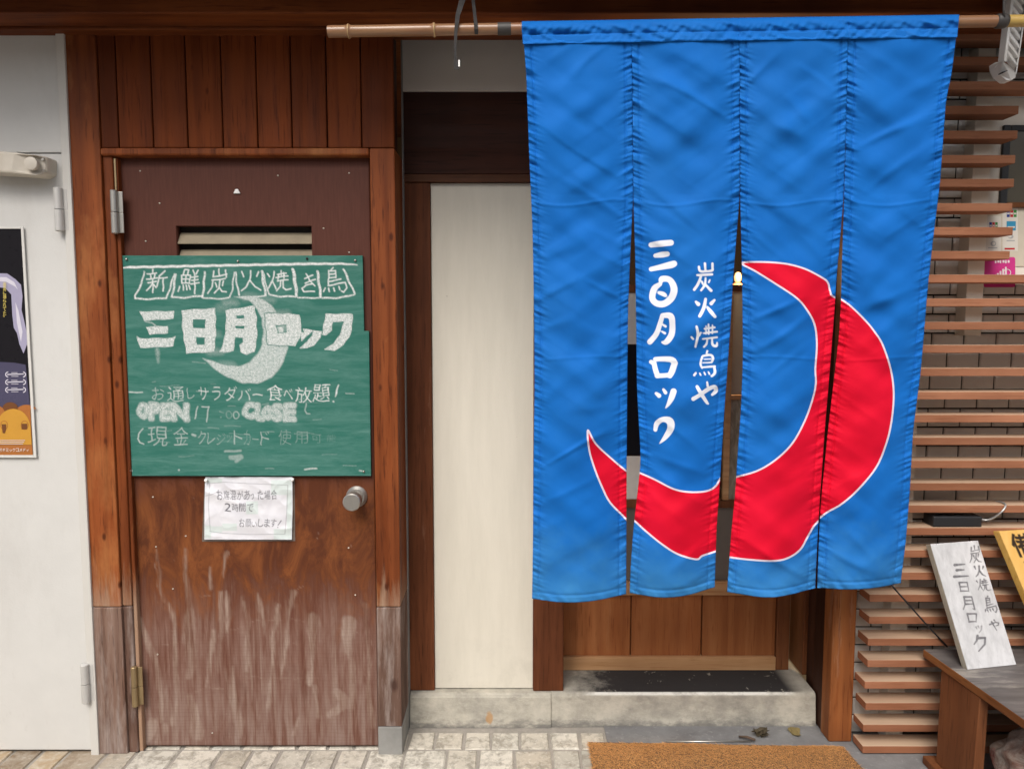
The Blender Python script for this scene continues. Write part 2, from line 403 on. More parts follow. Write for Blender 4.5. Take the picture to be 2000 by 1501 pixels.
def step_mat():
    n = NT('worn_concrete')
    x, y, z = n.sep()
    a = n.noise(6, 8, .7); b = n.noise(22, 8, .7, n.map((1,1,2)))
    c = n.mix(n.rng(a, .38, .66), (.50,.47,.40,1), (.26,.245,.21,1))
    c = n.mix(n.rng(b, .48, .66, 0, .6), c, (.53,.50,.42,1))
    c = n.mix(n.rng(n.math('ADD', z, n.rng(b, .3, .7, -.02, .02)), .0, .03, .75, 0), c, (.13,.125,.12,1))
    c = n.mix(n.rng(n.noise(3.2, 6, .7, n.map((1,1,1.4),(2,5,1))), .5, .72, 0, .75), c, (.17,.165,.15,1))
    # black tread worn on top in front of the door, chipped
    top = n.math('MULTIPLY', n.rng(z, .1155, .1165), n.rng(n.math('ADD', x, n.rng(b, .3, .7, -.08, .08)), .20, .34))
    top = n.math('MULTIPLY', top, n.rng(x, .96, 1.02, 1, 0))
    top = n.math('MULTIPLY', top, n.rng(y, 2.464, 2.470))
    ch = n.rng(n.noise(24, 6, .7, None, .5), .63, .66, 1, .15)
    c = n.mix(n.math('MULTIPLY', top, ch), c, (.035,.033,.033,1))
    ed = n.math('MULTIPLY', n.math('MULTIPLY', n.rng(z, .108, .112), n.rng(y, 2.4690, 2.4665)), n.math('MULTIPLY', n.rng(x, .24, .28), n.rng(x, .99, .95)))
    c = n.mix(n.math('MULTIPLY', ed, n.rng(b, .35, .55, .3, 1)), c, (.74,.73,.68,1))
    # rust run
    dx = n.math('ADD', n.math('MULTIPLY', n.math('POWER', n.math('ABSOLUTE', n.math('ADD', x, .078)), 2), 3000), n.math('MULTIPLY', n.math('POWER', n.math('ABSOLUTE', n.math('SUBTRACT', z, .035)), 2), 900))
    c = n.mix(n.rng(n.math('ADD', dx, b), .75, 1.1, .7, 0), c, (.42,.22,.07,1))
    n.bump(n.math('ADD', a, b), .5, .004)
    return n.out(c, .85, .25)
M['step'] = step_mat()

def pave_mat():
    n = NT('stone_tiles')
    rx = n.attr('tone'); gx = n.attr('tint')
    a = n.noise(28, 8, .7, None, .4); b = n.noise(70, 6, .7)
    c = n.mix(rx, (.50,.45,.37,1), (.66,.62,.54,1))
    c = n.mix(gx, c, (.40,.40,.36,1))
    c = n.mix(n.rng(a, .46, .62, 0, .8), c, (.27,.245,.20,1))
    c = n.mix(n.rng(b, .54, .68, 0, .6), c, (.74,.71,.64,1))
    x = n.sep()[0]
    warm = n.rng(n.math('ADD', x, n.rng(a, .3, .7, -.1, .1)), -1.38, -1.22, 1, 0)
    c = n.mix(n.math('MULTIPLY', warm, n.rng(a, .35, .65, .4, .9)), c, n.mix(rx, (.20,.135,.08,1), (.44,.32,.19,1)))
    n.bump(n.math('ADD', a, n.math('MULTIPLY', b, .5)), .6, .005)
    return n.out(c, .8, .3)
def mortar_mat():
    n = NT('mortar')
    a = n.noise(40, 8, .7)
    c = n.mix(n.rng(a, .3, .7), (.38,.35,.31,1), (.27,.25,.22,1))
    n.bump(a, .6, .004); return n.out(c, .9, .2)
def apron_mat():
    n = NT('dark_concrete')
    a = n.noise(9, 8, .7); b = n.noise(60, 6, .7)
    c = n.mix(n.rng(a, .3, .7), (.145,.142,.145,1), (.24,.24,.24,1))
    c = n.mix(n.rng(b, .58, .75, 0, .6), c, (.42,.42,.40,1))
    n.bump(n.math('ADD', a, b), .5, .004); return n.out(c, .75, .35)

def door_mat():
    n = NT('weathered_plywood_door')
    x, y, z = n.sep()
    v = n.map((1,1,.07))
    g = n.noise(60, 6, .65, v, .3); g2 = n.noise(170, 4, .6, v); lf = n.noise(5, 7, .65, n.map((1,1,.6)), .6)
    md = n.noise(9, 8, .72, n.map((1.2,1,.55),(4,4,4)), .8)
    top = n.mix(n.rng(g2, .35, .7), (.088,.030,.020,1), (.108,.038,.026,1))
    mid = n.mix(n.rng(md, .44, .72), (.092,.027,.011,1), (.235,.075,.022,1))
    mid = n.mix(n.rng(g, .55, .75, 0, .5), mid, (.05,.014,.008,1))
    low = n.mix(n.rng(g, .35, .68), (.120,.044,.028,1), (.180,.080,.055,1))
    low = n.mix(n.rng(g2, .52, .78, 0, .6), low, (.25,.15,.115,1))
    low = n.mix(n.rng(lf, .55, .72, 0, .6), low, (.10,.042,.03,1))
    zz = n.math('ADD', z, n.rng(md, .3, .7, -.09, .09))
    c = n.mix(n.rng(zz, .86, .94, 1, 0), top, mid)
    c = n.mix(n.rng(zz, .40, .60, 1, 0), c, low)
    # bleached runs and scratches
    wr = n.attr('wear')
    wr = n.math('MULTIPLY', wr, n.rng(n.noise(34, 7, .7, n.map((2.4,1,.18)), .5), .36, .58, .25, 1.1))
    c = n.mix(wr, c, n.mix(n.rng(g, .38, .62), (.215,.135,.10,1), (.40,.31,.255,1)))
    sk = n.noise(12, 7, .7, n.map((4.5,1,.22),(7,3,1)), .4)
    c = n.mix(n.math('MULTIPLY', n.rng(sk, .53, .66, 0, .6), n.rng(zz, .30, .58, 1, 0)), c, (.30,.215,.17,1))
    # greyed foot of the door
    foot = n.math('MULTIPLY', n.rng(n.math('ADD', z, n.rng(lf, .3, .7, -.12, .12)), .02, .50, 1, 0), n.rng(g, .38, .70, .08, .8))
    c = n.mix(foot, c, (.29,.225,.195,1))
    hz = n.new("TexWave", wave_type='BANDS', bands_direction='Z'); n.l.new(n.map((.3,1,1)), hz.inputs[0]); hz.inputs['Scale'].default_value = 28; hz.inputs['Distortion'].default_value = 5; hz.inputs['Detail'].default_value = 3
    c = n.mix(n.math('MULTIPLY', n.rng(hz.outputs['Fac'], .7, 1, 0, .16), n.rng(z, .35, .5, 1, 0)), c, (.12,.05,.036,1))
    n.bump(n.math('ADD', g, n.math('MULTIPLY', wr, .5)), .25, .0015)
    return n.out(c, n.rng(z, .5, 1, .7, .5), .18)

def board_mat():
    n = NT('green_chalkboard')
    s1 = n.noise(14, 8, .75, n.map((.35,1,2.2)), .5); s2 = n.noise(60, 6, .7, n.map((.12,1,1.5))); s3 = n.noise(4, 6, .7)
    z = n.sep()[2]
    c = n.mix(n.rng(s3, .3, .7), (.024,.135,.104,1), (.030,.152,.120,1))
    c = n.mix(n.rng(s1, .42, .72, 0, .6), c, (.125,.27,.235,1))
    c = n.mix(n.math('MULTIPLY', n.rng(s2, .54, .80, 0, .45), n.rng(z, 1.02, 1.25, 1, .15)), c, (.22,.40,.36,1))
    ink = n.attr('chalk'); sol = n.attr('solid')
    gr = n.noise(420, 3, .7); gs = n.noise(150, 4, .7, n.map((1,1,1)))
    cover = n.math('MULTIPLY', ink, n.rng(n.math('ADD', n.math('MULTIPLY', gr, .55), n.math('MULTIPLY', gs, .45)), .40, .58, .30, 1.08))
    cover = n.math('MAXIMUM', cover, n.math('MULTIPLY', sol, n.rng(gs, .4, .6, .7, 1)))
    c = n.mix(cover, c, (.80,.80,.80,1))
    n.bump(gr, .15, .0005)
    return n.out(c, .75, .25)

def cloth_mat():
    n = NT('noren_cloth')
    moon = n.attr('moon'); let = n.attr('letter')
    f = n.noise(6, 5, .6); wv = n.noise(900, 2, .5)
    z = n.sep()[2]
    f2 = n.noise(2.6, 6, .7, n.map((1,1,.7),(4,2,9)))
    blue = n.mix(n.rng(f, .3, .7), (.006,.124,.46,1), (.007,.142,.51,1))
    blue = n.mix(n.rng(f2, .45, .72, 0, .35), blue, (.022,.17,.50,1))
    blue = n.mix(n.rng(n.noise(38, 6, .75), .62, .76, 0, .3), blue, (.004,.09,.36,1))
    fade = n.math('MULTIPLY', n.rng(n.math('ADD', z, n.rng(n.noise(12, 6, .7), .3, .7, -.08, .08)), .55, .86, .8, 0), 1.)
    blue = n.mix(fade, blue, (.045,.22,.46,1))
    red = n.mix(n.rng(f, .3, .7), (.62,.003,.022,1), (.70,.005,.032,1))
    c = n.mix(n.rng(moon, -1.6, -.9, 1, 0), blue, red)
    c = n.mix(n.math('MULTIPLY', n.rng(moon, -2.6, -1.6), n.rng(moon, .9, 1.7, 1, 0)), c, (.74,.66,.76,1))
    c = n.mix(n.rng(let, -.6, .6, 1, 0), c, (.80,.82,.88,1))
    n.bump(n.math('ADD', n.math('MULTIPLY', wv, .8), n.math('MULTIPLY', n.noise(45, 4, .6), .25)), .10, .0010)
    return n.out(c, .7, .12)

def sign_mat():
    n = NT('bleached_sign_board')
    v = n.map((1,1,.16)); g = n.noise(40, 7, .65, v, .4); l = n.noise(11, 6, .6, n.map((1,1,.3)))
    c = n.mix(n.rng(g, .3, .7), (.60,.60,.61,1), (.42,.42,.43,1))
    c = n.mix(n.rng(l, .5, .72, 0, .6), c, (.74,.74,.76,1))
    c = n.mix(n.rng(n.noise(90, 5, .7, v), .62, .75, 0, .7), c, (.28,.27,.26,1))
    ink = n.attr('ink')
    c = n.mix(n.math('MULTIPLY', ink, n.rng(n.noise(120, 4, .7), .3, .6, .75, 1)), c, (.075,.07,.08,1))
    n.bump(g, .4, .002); return n.out(c, .7, .3)

def paper_mat():
    n = NT('notice_paper')
    ink = n.attr('ink'); tp = n.attr('tape')
    c = n.mix(n.rng(n.noise(20, 4), .3, .7), (.74,.74,.78,1), (.68,.68,.73,1))
    c = n.mix(n.math('MULTIPLY', tp, .5), c, (.52,.66,.60,1))
    c = n.mix(ink, c, (.10,.10,.12,1))
    return n.out(c, .35, .45)

def mat_mat():
    n = NT('coir')
    t = n.attr('tone'); f = n.noise(6, 5, .65)
    c = n.mix(t, (.58,.28,.095,1), (.84,.48,.19,1))
    c = n.mix(n.rng(f, .4, .7, 0, .3), c, (.52,.24,.08,1))
    return n.out(c, .85, .2)
def bamboo_mat():
    n = NT('bamboo')
    g = n.noise(80, 5, .6, n.map((.04,1,1))); p = n.noise(5, 5, .6)
    c = n.mix(n.rng(g, .3, .7), (.22,.105,.048,1), (.33,.185,.095,1))
    c = n.mix(n.rng(p, .4, .7, 0, .6), c, (.22,.085,.045,1))
    x = n.sep()[0]
    c = n.mix(n.rng(x, 1.245, 1.255), c, (.48,.32,.09,1))
    n.b.inputs['Coat Weight'].default_value = .3
    n.bump(g, .15, .001); return n.out(c, .35, .5)
def glass_mat(name, col, mixf):
    n = NT(name)
    n.out(col, .12, .6)
    tr = n.new("BsdfTransparent"); tr.inputs[0].default_value = (.8,.78,.74,1)
    mx = n.new("MixShader"); mx.inputs[0].default_value = mixf
    n.l.new(tr.outputs[0], mx.inputs[1]); n.l.new(n.b.outputs[0], mx.inputs[2])
    n.l.new(mx.outputs[0], n.n["Material Output"].inputs[0])
    return n.m
def frosted_mat():
    n = NT('figured_glass')
    v = n.noise(34, 6, .7, n.map((1,1,.3)), 1.2)
    c = n.mix(n.rng(v, .4, .65), (.24,.21,.15,1), (.48,.43,.33,1))
    n.bump(v, .5, .003); return n.out(c, .25, .5)
def stone_mat():
    n = NT('mottled_stone')
    v = n.noise(16, 8, .75, None, 1.2)
    c = n.mix(n.rng(v, .35, .65), (.20,.10,.07,1), (.46,.40,.34,1))
    c = n.mix(n.rng(n.noise(9, 5, .7, n.map((1,1,1),(5,5,5))), .55, .68), c, (.30,.04,.03,1))
    n.bump(v, .8, .01); return n.out(c, .8)
def flat(name, rgb, rough=.5): return plain(name, rgb, rough, var=.06, scale=40, bump=.02, spec=.12)

# ------------------------------------------------------------------ ground
def structure(o): o['kind'] = 'structure'; return o
m = MB(); m.poly([(-30,-30,0),(30,-30,0),(30,30,0),(-30,30,0)])
structure(obj('ground', m, mortar_mat()))
# laid stone tiles: one sheet of real slabs in mortar
def pavement():
    bm = bmesh.new(); tone = bm.faces.layers.float.new('tone'); tint = bm.faces.layers.float.new('tint')
    def slab(x0, x1, y0, y1, h):
        bv = .004; j = lambda: random.uniform(-.0025, .0025)
        q = [(x0+j(),y0+j()),(x1+j(),y0+j()),(x1+j(),y1+j()),(x0+j(),y1+j())]
        cx, cy = (x0+x1)/2, (y0+y1)/2
        lo = [bm.verts.new((a,b,.0005)) for a,b in q]
        hi = [bm.verts.new((cx+(a-cx)*.93, cy+(b-cy)*.93, h+random.uniform(-.0008,.0008))) for a,b in q]
        t, g = random.random(), (random.random() ** 3) * .8
        fs = [bm.faces.new(hi)] + [bm.faces.new((lo[k], lo[(k+1)%4], hi[(k+1)%4], hi[k])) for k in range(4)]
        for f in fs: f[tone] = t; f[tint] = g
    y = 2.412; row = 0
    while y > .9:
        d = .112 if row else .104
        x = -3.4 + random.uniform(0, .05)
        while x < 3.4:
            wd = random.uniform(.086, .104)
            if row and random.random() < .25: wd *= 1.35
            if not (x > .31):
                slab(x + .005, x + wd - .005, y - d + .005, y - .005, random.uniform(.0035, .0055))
            x += wd
        y -= d; row += 1
    me = bpy.data.meshes.new('pavement'); bm.to_mesh(me); bm.free(); me.materials.append(pave_mat())
    return structure(link(bpy.data.objects.new('pavement', me)))
pavement()
m = MB(); m.box(.318, 3.2, .9, 2.48, -.02, .004)
structure(obj('concrete_apron', m, apron_mat()))

m = MB(); m.box(-14, 14, -4.6, -4.2, -.01, 3.7)  # unseen block added behind the camera, shades eaves and bounces warm light
tag(obj('added_building', m, plain('bounce_render', (.58,.51,.42,1), .9)), 'unseen plain beige block added across the street to shade the eaves and recesses', 'added_building')
# ------------------------------------------------------------------ eaves (roof overhang above the shop front)
t = thing('roof_eaves', 'dark brown timber eaves with stacked beams above the whole shop front', 'roof', (0, 2.2, 2.25))
box('beam', -3.4, 3.4, 2.245, 2.33, zy(58, 2.245), 2.33, M['beam'], t, .004)
box('beam', -3.4, 3.4, 2.150, 2.244, zy(26, 2.150), 2.33, M['beam'], t, .004)
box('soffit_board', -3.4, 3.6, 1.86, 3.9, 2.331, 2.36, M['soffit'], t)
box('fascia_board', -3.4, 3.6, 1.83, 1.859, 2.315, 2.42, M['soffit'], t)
ztop = 2.33

# ------------------------------------------------------------------ white metal door on the left
YW = 2.29
xr = -.594 * YW
t = thing('metal_doorway', 'off white painted metal door at the left edge with a poster hung on it', 'door', (-1.8, YW, 0))
zt = zy(299, YW)
box('door_panel', -3.3, xr, YW, YW + .04, .014, zt - .002, M['white_metal'], t, .002)
box('transom_panel', -3.3, xr, YW + .001, YW + .04, zt + .002, ztop, M['white_metal'], t, .002)
box('door_frame', xr + .002, -.5846 * 2.28, 2.277, 2.36, .0, ztop, M['white_frame'], t, .002)
def hinge(parent, px, y0, y1, Y, mat, r=.0085, flip=1):
    a, b = W(px, y0, Y), W(px + (y1 - y0) * .048 * flip, y1, Y)
    x = (a.x + b.x) / 2; mid = (a.z + b.z) / 2
    h = MB()
    h.tube([(x, Y, a.z), (x, Y, a.z - .002), (x, Y, mid + .001)], [r * .8, r, r], 14)
    h.tube([(x, Y, mid - .001), (x, Y, b.z + .003), (x, Y, b.z)], [r * 1.06, r * 1.06, r * .7], 14)
    o = obj('hinge', h, mat, parent, 0, True, 40)
    l = MB(); l.box(x + .001, x + .024, Y + .004, Y + .008, mid - .0005, a.z - .004); l.box(x - .001, x + .024, Y + .0045, Y + .0085, b.z + .004, mid - .002)
    obj('hinge_leaf', l, mat, o, .001)
    return o
hinge(t, 114, 366, 452, 2.272, M['grey_metal'], .0125, .55)
hinge(t, 166, 1296, 1372, 2.272, M['grey_metal'], .0125, .55)
# door closer: stubby cast body with bolt heads
cl = MB()
p = [W(-60, 290, 2.215), W(28, 297, 2.215), W(70, 303, 2.222), W(93, 306, 2.245), W(93, 338, 2.245), W(70, 342, 2.222), W(22, 338, 2.215), W(-60, 334, 2.215)]
cl.prism(p, (0, .07, 0))
o = obj('door_closer', cl, M['closer'], t, .006)
cap = MB(); c0 = W(60, 319, 2.214)
cap.tube([(c0.x, 2.225, c0.z), (c0.x, 2.213, c0.z), (c0.x, 2.211, c0.z)], [.019, .019, .015], 20)
obj('valve_cap', cap, M['closer'], o, 0, True, 40)
for bx, by in ((86, 312), (87, 334)):
    b = MB(); q = W(bx, by, 2.24); b.tube([(q.x, 2.245, q.z), (q.x, 2.232, q.z)], .0042, 10); obj('bolt', b, M['steel'], o, 0, True, 40)

# poster on the white door
YP = YW - .004
t = thing('poster', 'black and orange event poster in a clear white edged sleeve on the white metal door', 'poster', W(0, 890, YP))
LX = -330
def wp(px, py, k=0): return W(px, py, YP - .0015 - .0004 * k)
PM = [flat('poster_black', (.014,.013,.016,1), .3), flat('poster_lilac', (.36,.34,.47,1), .3), flat('poster_indigo', (.075,.07,.12,1), .3), flat('poster_orange', (.40,.15,.045,1), .3),
      flat('poster_yellow', (.56,.29,.05,1), .3), flat('poster_brown', (.17,.07,.03,1), .3), flat('poster_text_yellow', (.75,.62,.16,1), .3), flat('poster_white', (.8,.78,.75,1), .3), flat('poster_pale', (.62,.60,.68,1), .3)]
pm = MB()
E = lambda y: 41 + (y - 447) * (67 - 41 - 3) / (888 - 447)
def ps(pts, mi, k): pm.poly([wp(x, y, k) for x, y in pts], mi)
ps([(LX, 447), (E(447), 447), (E(888), 888), (LX, 888)], 0, 0)
def ell(cx, cy, rx, ry, mi, k, a0=0, a1=360, n=28):
    ps([(cx + rx * math.cos(R(a0 + (a1 - a0) * i / n)), cy + ry * math.sin(R(a0 + (a1 - a0) * i / n))) for i in range(n + (a1 - a0 < 360))], mi, k)
ps([(LX, 800), (-60, 700), (-8, 706), (28, 708), (50, 712), (E(800), 800)], 2, 1)
ps([(-60, 540), (-20, 533), (14, 534), (30, 545), (41, 556), (44, 578), (42, 605), (47, 625), (52, 648), (53, 672), (46, 690), (38, 672), (33, 650), (27, 640), (24, 615), (22, 575), (10, 562), (-20, 560), (-60, 565)], 1, 2)
ps([(-10, 541), (12, 541), (28, 551), (35, 566), (30, 560), (12, 550), (-10, 549)], 8, 3)
ps([(30, 590), (36, 606), (44, 648), (41, 668), (33, 630)], 8, 3)
for k, cy in enumerate((731, 746, 761)):       # rings of a laced tube
    for a0, a1, cx in ((100, 260, 17), (-80, 80, 44)):
        for i in range(6):
            a, b = R(a0 + (a1-a0)*i/6), R(a0 + (a1-a0)*(i+1)/6)
            ps([(cx+7*math.cos(a), cy+6*math.sin(a)), (cx+7*math.cos(b), cy+6*math.sin(b)), (cx+5*math.cos(b), cy+4*math.sin(b)), (cx+5*math.cos(a), cy+4*math.sin(a))], 8, 3)
    ps([(14, cy-1), (46, cy-2), (46, cy), (14, cy+1)], 8, 3); ps([(22, cy-4), (34, cy-4), (34, cy-3), (22, cy-3)], 8, 3); ps([(22, cy+3), (36, cy+3), (36, cy+4), (22, cy+4)], 8, 3)
ps([(LX, 800), (E(795), 795), (E(888), 888), (LX, 888)], 3, 4)
ell(20, 797, 15, 12, 5, 5); ell(52, 806, 22, 16, 3, 5, 180, 330); ell(-12, 808, 22, 18, 3, 6)
ps([(26 + 34 * math.cos(R(a)), 838 + 40 * math.sin(R(a))) for a in range(180, 361, 10)] + [(62, 868), (-8, 868)], 4, 7)
for cx in (8, 48):
    for i in range(20):
        a, b = R(18*i), R(18*i+18)
        ps([(cx+7.5*math.cos(a), 830+9*math.sin(a)), (cx+7.5*math.cos(b), 830+9*math.sin(b)), (cx+6.4*math.cos(b), 830+7.8*math.sin(b)), (cx+6.4*math.cos(a), 830+7.8*math.sin(a))], 3, 8)
ps([(3, 828), (12, 828), (12, 838), (9, 846), (5, 845), (4, 836)], 5, 9); ps([(42, 827), (53, 827), (53, 838), (42, 838)], 5, 9)
def text_mesh(mb, ch, x0, y0, x1, y1, mi, fn):
    v, e, tri = glyph(ch)
    b = len(mb.v); mb.v += [tuple(fn(x0 + a * (x1-x0), y0 + c * (y1-y0))) for a, c in v]
    for q in tri: mb.f.append(tuple(b + i for i in q)); mb.m.append(mi)
y = 551
for ch in '画面に踊られてた。':
    hh = 7.5 if ch != '。' else 3
    text_mesh(pm, ch, 6, y, 12 if ch != '。' else 9, y + hh, 6, lambda a, b: wp(a, b, 10)); y += 8.1
for i, ch in enumerate('下北沢ギミックコメディ'):
    x = 57.5 - (11 - i) * 6.6
    text_mesh(pm, ch, x, 876 - (1 if ch not in 'ッィ' else -1), x + 5.6, 881.5, 7, lambda a, b: wp(a, b, 10))
for yy in (859, 862.5, 866): ps([(LX, yy), (53 - (yy % 3) * 4, yy), (53 - (yy % 3) * 4, yy + 1), (LX, yy + 1)], 8, 9)
obj('poster_sheet', pm, PM, t)
fr = MB()
def strip(a, b, c, d): fr.prism([W(*a, YP - .0006), W(*b, YP - .0006), W(*c, YP - .0006), W(*d, YP - .0006)], (0, -.004, 0))
strip((42, 443), (47, 443), (72.5, 893), (67, 893)); strip((LX, 443), (42, 443), (42, 447), (LX, 447)); strip((LX, 888), (67, 888), (67, 893), (LX, 893))
obj('sleeve_edge', fr, flat('clear_edge', (.66,.65,.62,1), .25), t, .0008)

# ------------------------------------------------------------------ timber surround of the brown door
YC = 2.285
t = thing('door_surround', 'varnished timber surround with upright boards over the brown door', 'door frame', (-.85, YC, 0))
def rx(r, Y=YC): return r * Y
z1185 = zy(1185, YC); zh = zy(289, YC)
box('casing_board', rx(-.5845), rx(-.5445), YC, 2.36, z1185 + .001, ztop, M['casing'], t, .003)
box('plinth_board', rx(-.5845), rx(-.5440), YC - .002, 2.36, .004, z1185 - .001, M['weathered'], t, .003)
box('casing_board', rx(-.1884), rx(-.1554), YC, 2.442, z1185 + .001, zh - .001, M['casing'], t, .003)
box('plinth_board', rx(-.1886), rx(-.1554), YC - .002, 2.442, zy(1418, YC) + .001, z1185 - .001, M['weathered'], t, .003)
box('footing', rx(-.1890), rx(-.1550), YC - .003, 2.442, .0, zy(1418, YC), M['concrete'], t, .003)
box('door_trim', rx(-.5443), rx(-.531), YC + .008, 2.36, z1185, zh - .02, M['casing'], t, .005)
box('door_trim', rx(-.5443), rx(-.531), YC + .007, 2.36, .003, z1185 - .001, M['weathered'], t, .005)
box('door_bead', rx(-.5308), rx(-.5255), YC + .014, 2.36, .003, zy(305, YC), M['casing'], t, .003)
box('weather_strip', rx(-.5296), rx(-.5272), YC + .010, YC + .0135, zy(370, YC), zy(308, YC), M['brass'], t, .0005)
box('head_trim', rx(-.5440), rx(-.1890), YC - .004, 2.36, zy(304, YC), zh, M['casing'], t, .006)
edges = [-.5443, -.5204, -.4747, -.429, -.3825, -.3365, -.291, -.2444, -.199, -.1554]
for a, b in zip(edges[:-1], edges[1:]):
    box('header_board', rx(a) + .0016, rx(b) - .0016, YC + .004 + random.uniform(0, .0012), 2.36, zh + .001, ztop, M['header'], t, .0035)
box('backing_board', rx(-.55), rx(-.156), YC + .02, 2.355, zh + .002, ztop - .01, M['reveal'], t)

# ------------------------------------------------------------------ brown door
YD = 2.318
xl, xd = -.5250 * YD, -.1890 * YD
zb, zt = .012, zy(306, YD)
t = thing('wooden_door', 'weathered brown plywood door with bleached runs at its foot', 'door', ((xl+xd)/2, YD, 0))  # door leaf only, its frame boards belong to the door surround
o1, o2 = W(343, 441, YD), W(611, 560, YD)
xs = np.unique(np.concatenate([np.linspace(xl, xd, 190), [o1.x, o2.x]])); zs = np.unique(np.concatenate([np.linspace(zb, zt, 420), [o1.z, o2.z]]))[::-1]
X, Z = np.meshgrid(xs, zs); PX, PY = proj(X, np.full_like(X, YD), Z)
wxx = np.zeros(PX.shape)
for i in np.ndindex(PX.shape):
    if PY[i] > 930: wxx[i] = 7 * mnoise.noise((PX[i] * .035, PY[i] * .013, 2.2)) + 4 * mnoise.noise((PX[i] * .11, PY[i] * .03, 5.1)) + 2.2 * mnoise.noise((PX[i] * .3, PY[i] * .08, 9.))
ink = Ink(PX + wxx, PY + wxx * .6)
k = 1 / 2.4975
def dr(pts, wgt=.72, soft=4.6):
    q = [(a * k, 900 + b * k, c * k * 1.15) for a, b, c in pts]
    ink.stroke([(x + random.uniform(-1, 1), y, h) for x, y, h in q], wgt, soft)
for st in ([(690,770,5),(720,870,11),(745,950,12),(775,1050,13),(790,1150,12),(785,1260,14)], [(830,700,5),(845,790,10),(857,900,8),(860,1050,9),(862,1150,12),(840,1280,10)],
           [(908,430,3),(915,600,8),(925,700,15),(925,850,20),(930,950,18),(928,1060,9)], [(1025,520,4),(1030,620,7)], [(1080,640,8),(1085,780,14),(1088,860,8)], [(1110,640,4),(1115,760,8),(1105,860,4)],
           [(1045,830,9),(1035,930,12),(1022,1010,6),(1018,1100,5)], [(1195,690,6),(1205,800,11),(1212,900,14),(1206,1020,8)], [(1262,650,4),(1285,800,8),(1288,850,3)],
           [(1350,700,7),(1335,850,8),(1325,1000,9),(1318,1200,9)], [(1435,640,12),(1410,760,10),(1395,900,11),(1370,1060,5)], [(1530,770,26),(1522,870,18),(1522,1000,10),(1512,1080,14)],
           [(1700,780,26),(1700,900,16),(1716,1010,13),(1722,1200,10)], [(1780,700,10),(1800,900,7),(1803,1100,8)], [(1100,440,7),(1085,560,5)], [(765,430,2),(780,600,5),(805,690,3)],
           [(1130,1000,6),(1140,1150,20),(1170,1280,24),(1160,1330,10)], [(740,1290,34),(705,1360,16)], [(800,1300,20),(780,1370,16)], [(930,1150,12),(960,1330,26)], [(1640,1120,14),(1690,1180,26),(1610,1240,12)],
           [(1455,1250,5),(1425,1330,7)], [(1800,1100,12),(1815,1280,18)], [(1540,1100,8),(1560,1250,10)]):
    dr(st)
for _ in range(60):
    x = random.uniform(680, 1810); y0 = random.uniform(650, 1150)
    dr([(x, y0, 2), (x + random.uniform(-8, 8), y0 + random.uniform(60, 200), random.uniform(3, 12))], random.uniform(.12, .34), 9)
for st in ([(1120,825,2),(1250,778,2),(1400,768,2),(1560,788,2)], [(1200,1055,3),(1380,1058,2),(1560,1062,2)], [(950,1120,3),(1080,1102,3)], [(660,885,2),(900,890,2)], [(1430,632,2),(1480,610,2)], [(1640,810,2),(1740,832,2)], [(760,500,2),(765,690,1.5)], [(975,660,2),(1040,655,2)]):
    dr([(a_, b_, c_ * .5) for a_, b_, c_ in st], .5, 2.2)
for _ in range(34):
    x, y = random.uniform(660, 1810), random.uniform(150, 1380)
    dr([(x, y, random.uniform(.8, 2.2)), (x + random.uniform(-3, 3), y + random.uniform(0, 10), 1)], random.uniform(.3, .8), 2)
Xc, Zc = (X[:-1,:-1] + X[1:,1:]) / 2, (Z[:-1,:-1] + Z[1:,1:]) / 2
keep = ~((Xc > o1.x) & (Xc < o2.x) & (Zc < o1.z) & (Zc > o2.z))
grid('door_panel', np.stack([X, np.full_like(X, YD), Z], -1), {'wear': ink.c()}, door_mat(), t, .036, keep)
v = MB(); lv = plain('vent_paint', (.30,.25,.17,1), .5, var=.25, dirt=(.12,.09,.06,1))
vent = MB(); vent.box(o1.x - .006, o2.x + .006, YD + .037, YD + .041, o2.z - .006, o1.z + .006)
ob = obj('vent', vent, M['dark'], t)
for py in (446, 479, 512, 545):
    q = MB(); za, zb_ = zy(py + 6, YD), zy(py + 30, YD)
    q.prism([(o1.x + .001, YD + .030, za), (o1.x + .001, YD + .006, zb_ + .004), (o1.x + .001, YD + .006, zb_), (o1.x + .001, YD + .008, zb_), (o1.x + .001, YD + .034, za - .004)], (o2.x - o1.x - .002, 0, 0))
    obj('vent_slat', q, lv, ob, .001)
hinge(t, 222.5, 371, 457, YC - .001, M['steel'], .0105, .55)
hinge(t, 262, 1301, 1379, YC + .004, M['brass'], .0095, .55)
# knob
kc = W(697, 969, YD); kn = MB()
kn.tube([(kc.x, YD, kc.z), (kc.x, YD - .004, kc.z), (kc.x, YD - .012, kc.z), (kc.x, YD - .013, kc.z)], [.034, .034, .026, .018], 36)
o = obj('door_knob', kn, M['steel'], t, 0, True, 35)
kn = MB()
kn.tube([(kc.x, YD - .012, kc.z), (kc.x, YD - .040, kc.z), (kc.x, YD - .042, kc.z), (kc.x, YD - .078, kc.z), (kc.x, YD - .081, kc.z), (kc.x, YD - .079, kc.z), (kc.x, YD - .077, kc.z), (kc.x, YD - .079, kc.z)], [.017, .017, .0255, .0275, .0245, .020, .006, .004], 36)
obj('knob_grip', kn, M['steel'], o, 0, True, 35)
hk = MB(); q = W(462, 374, YD - .006)
hk.prism([(q.x-.011, YD-.006, q.z-.006), (q.x+.011, YD-.006, q.z-.006), (q.x+.004, YD-.006, q.z+.008), (q.x-.004, YD-.006, q.z+.008)], (0, .0055, 0))
obj('hook', hk, M['white_plastic'], t, .002)
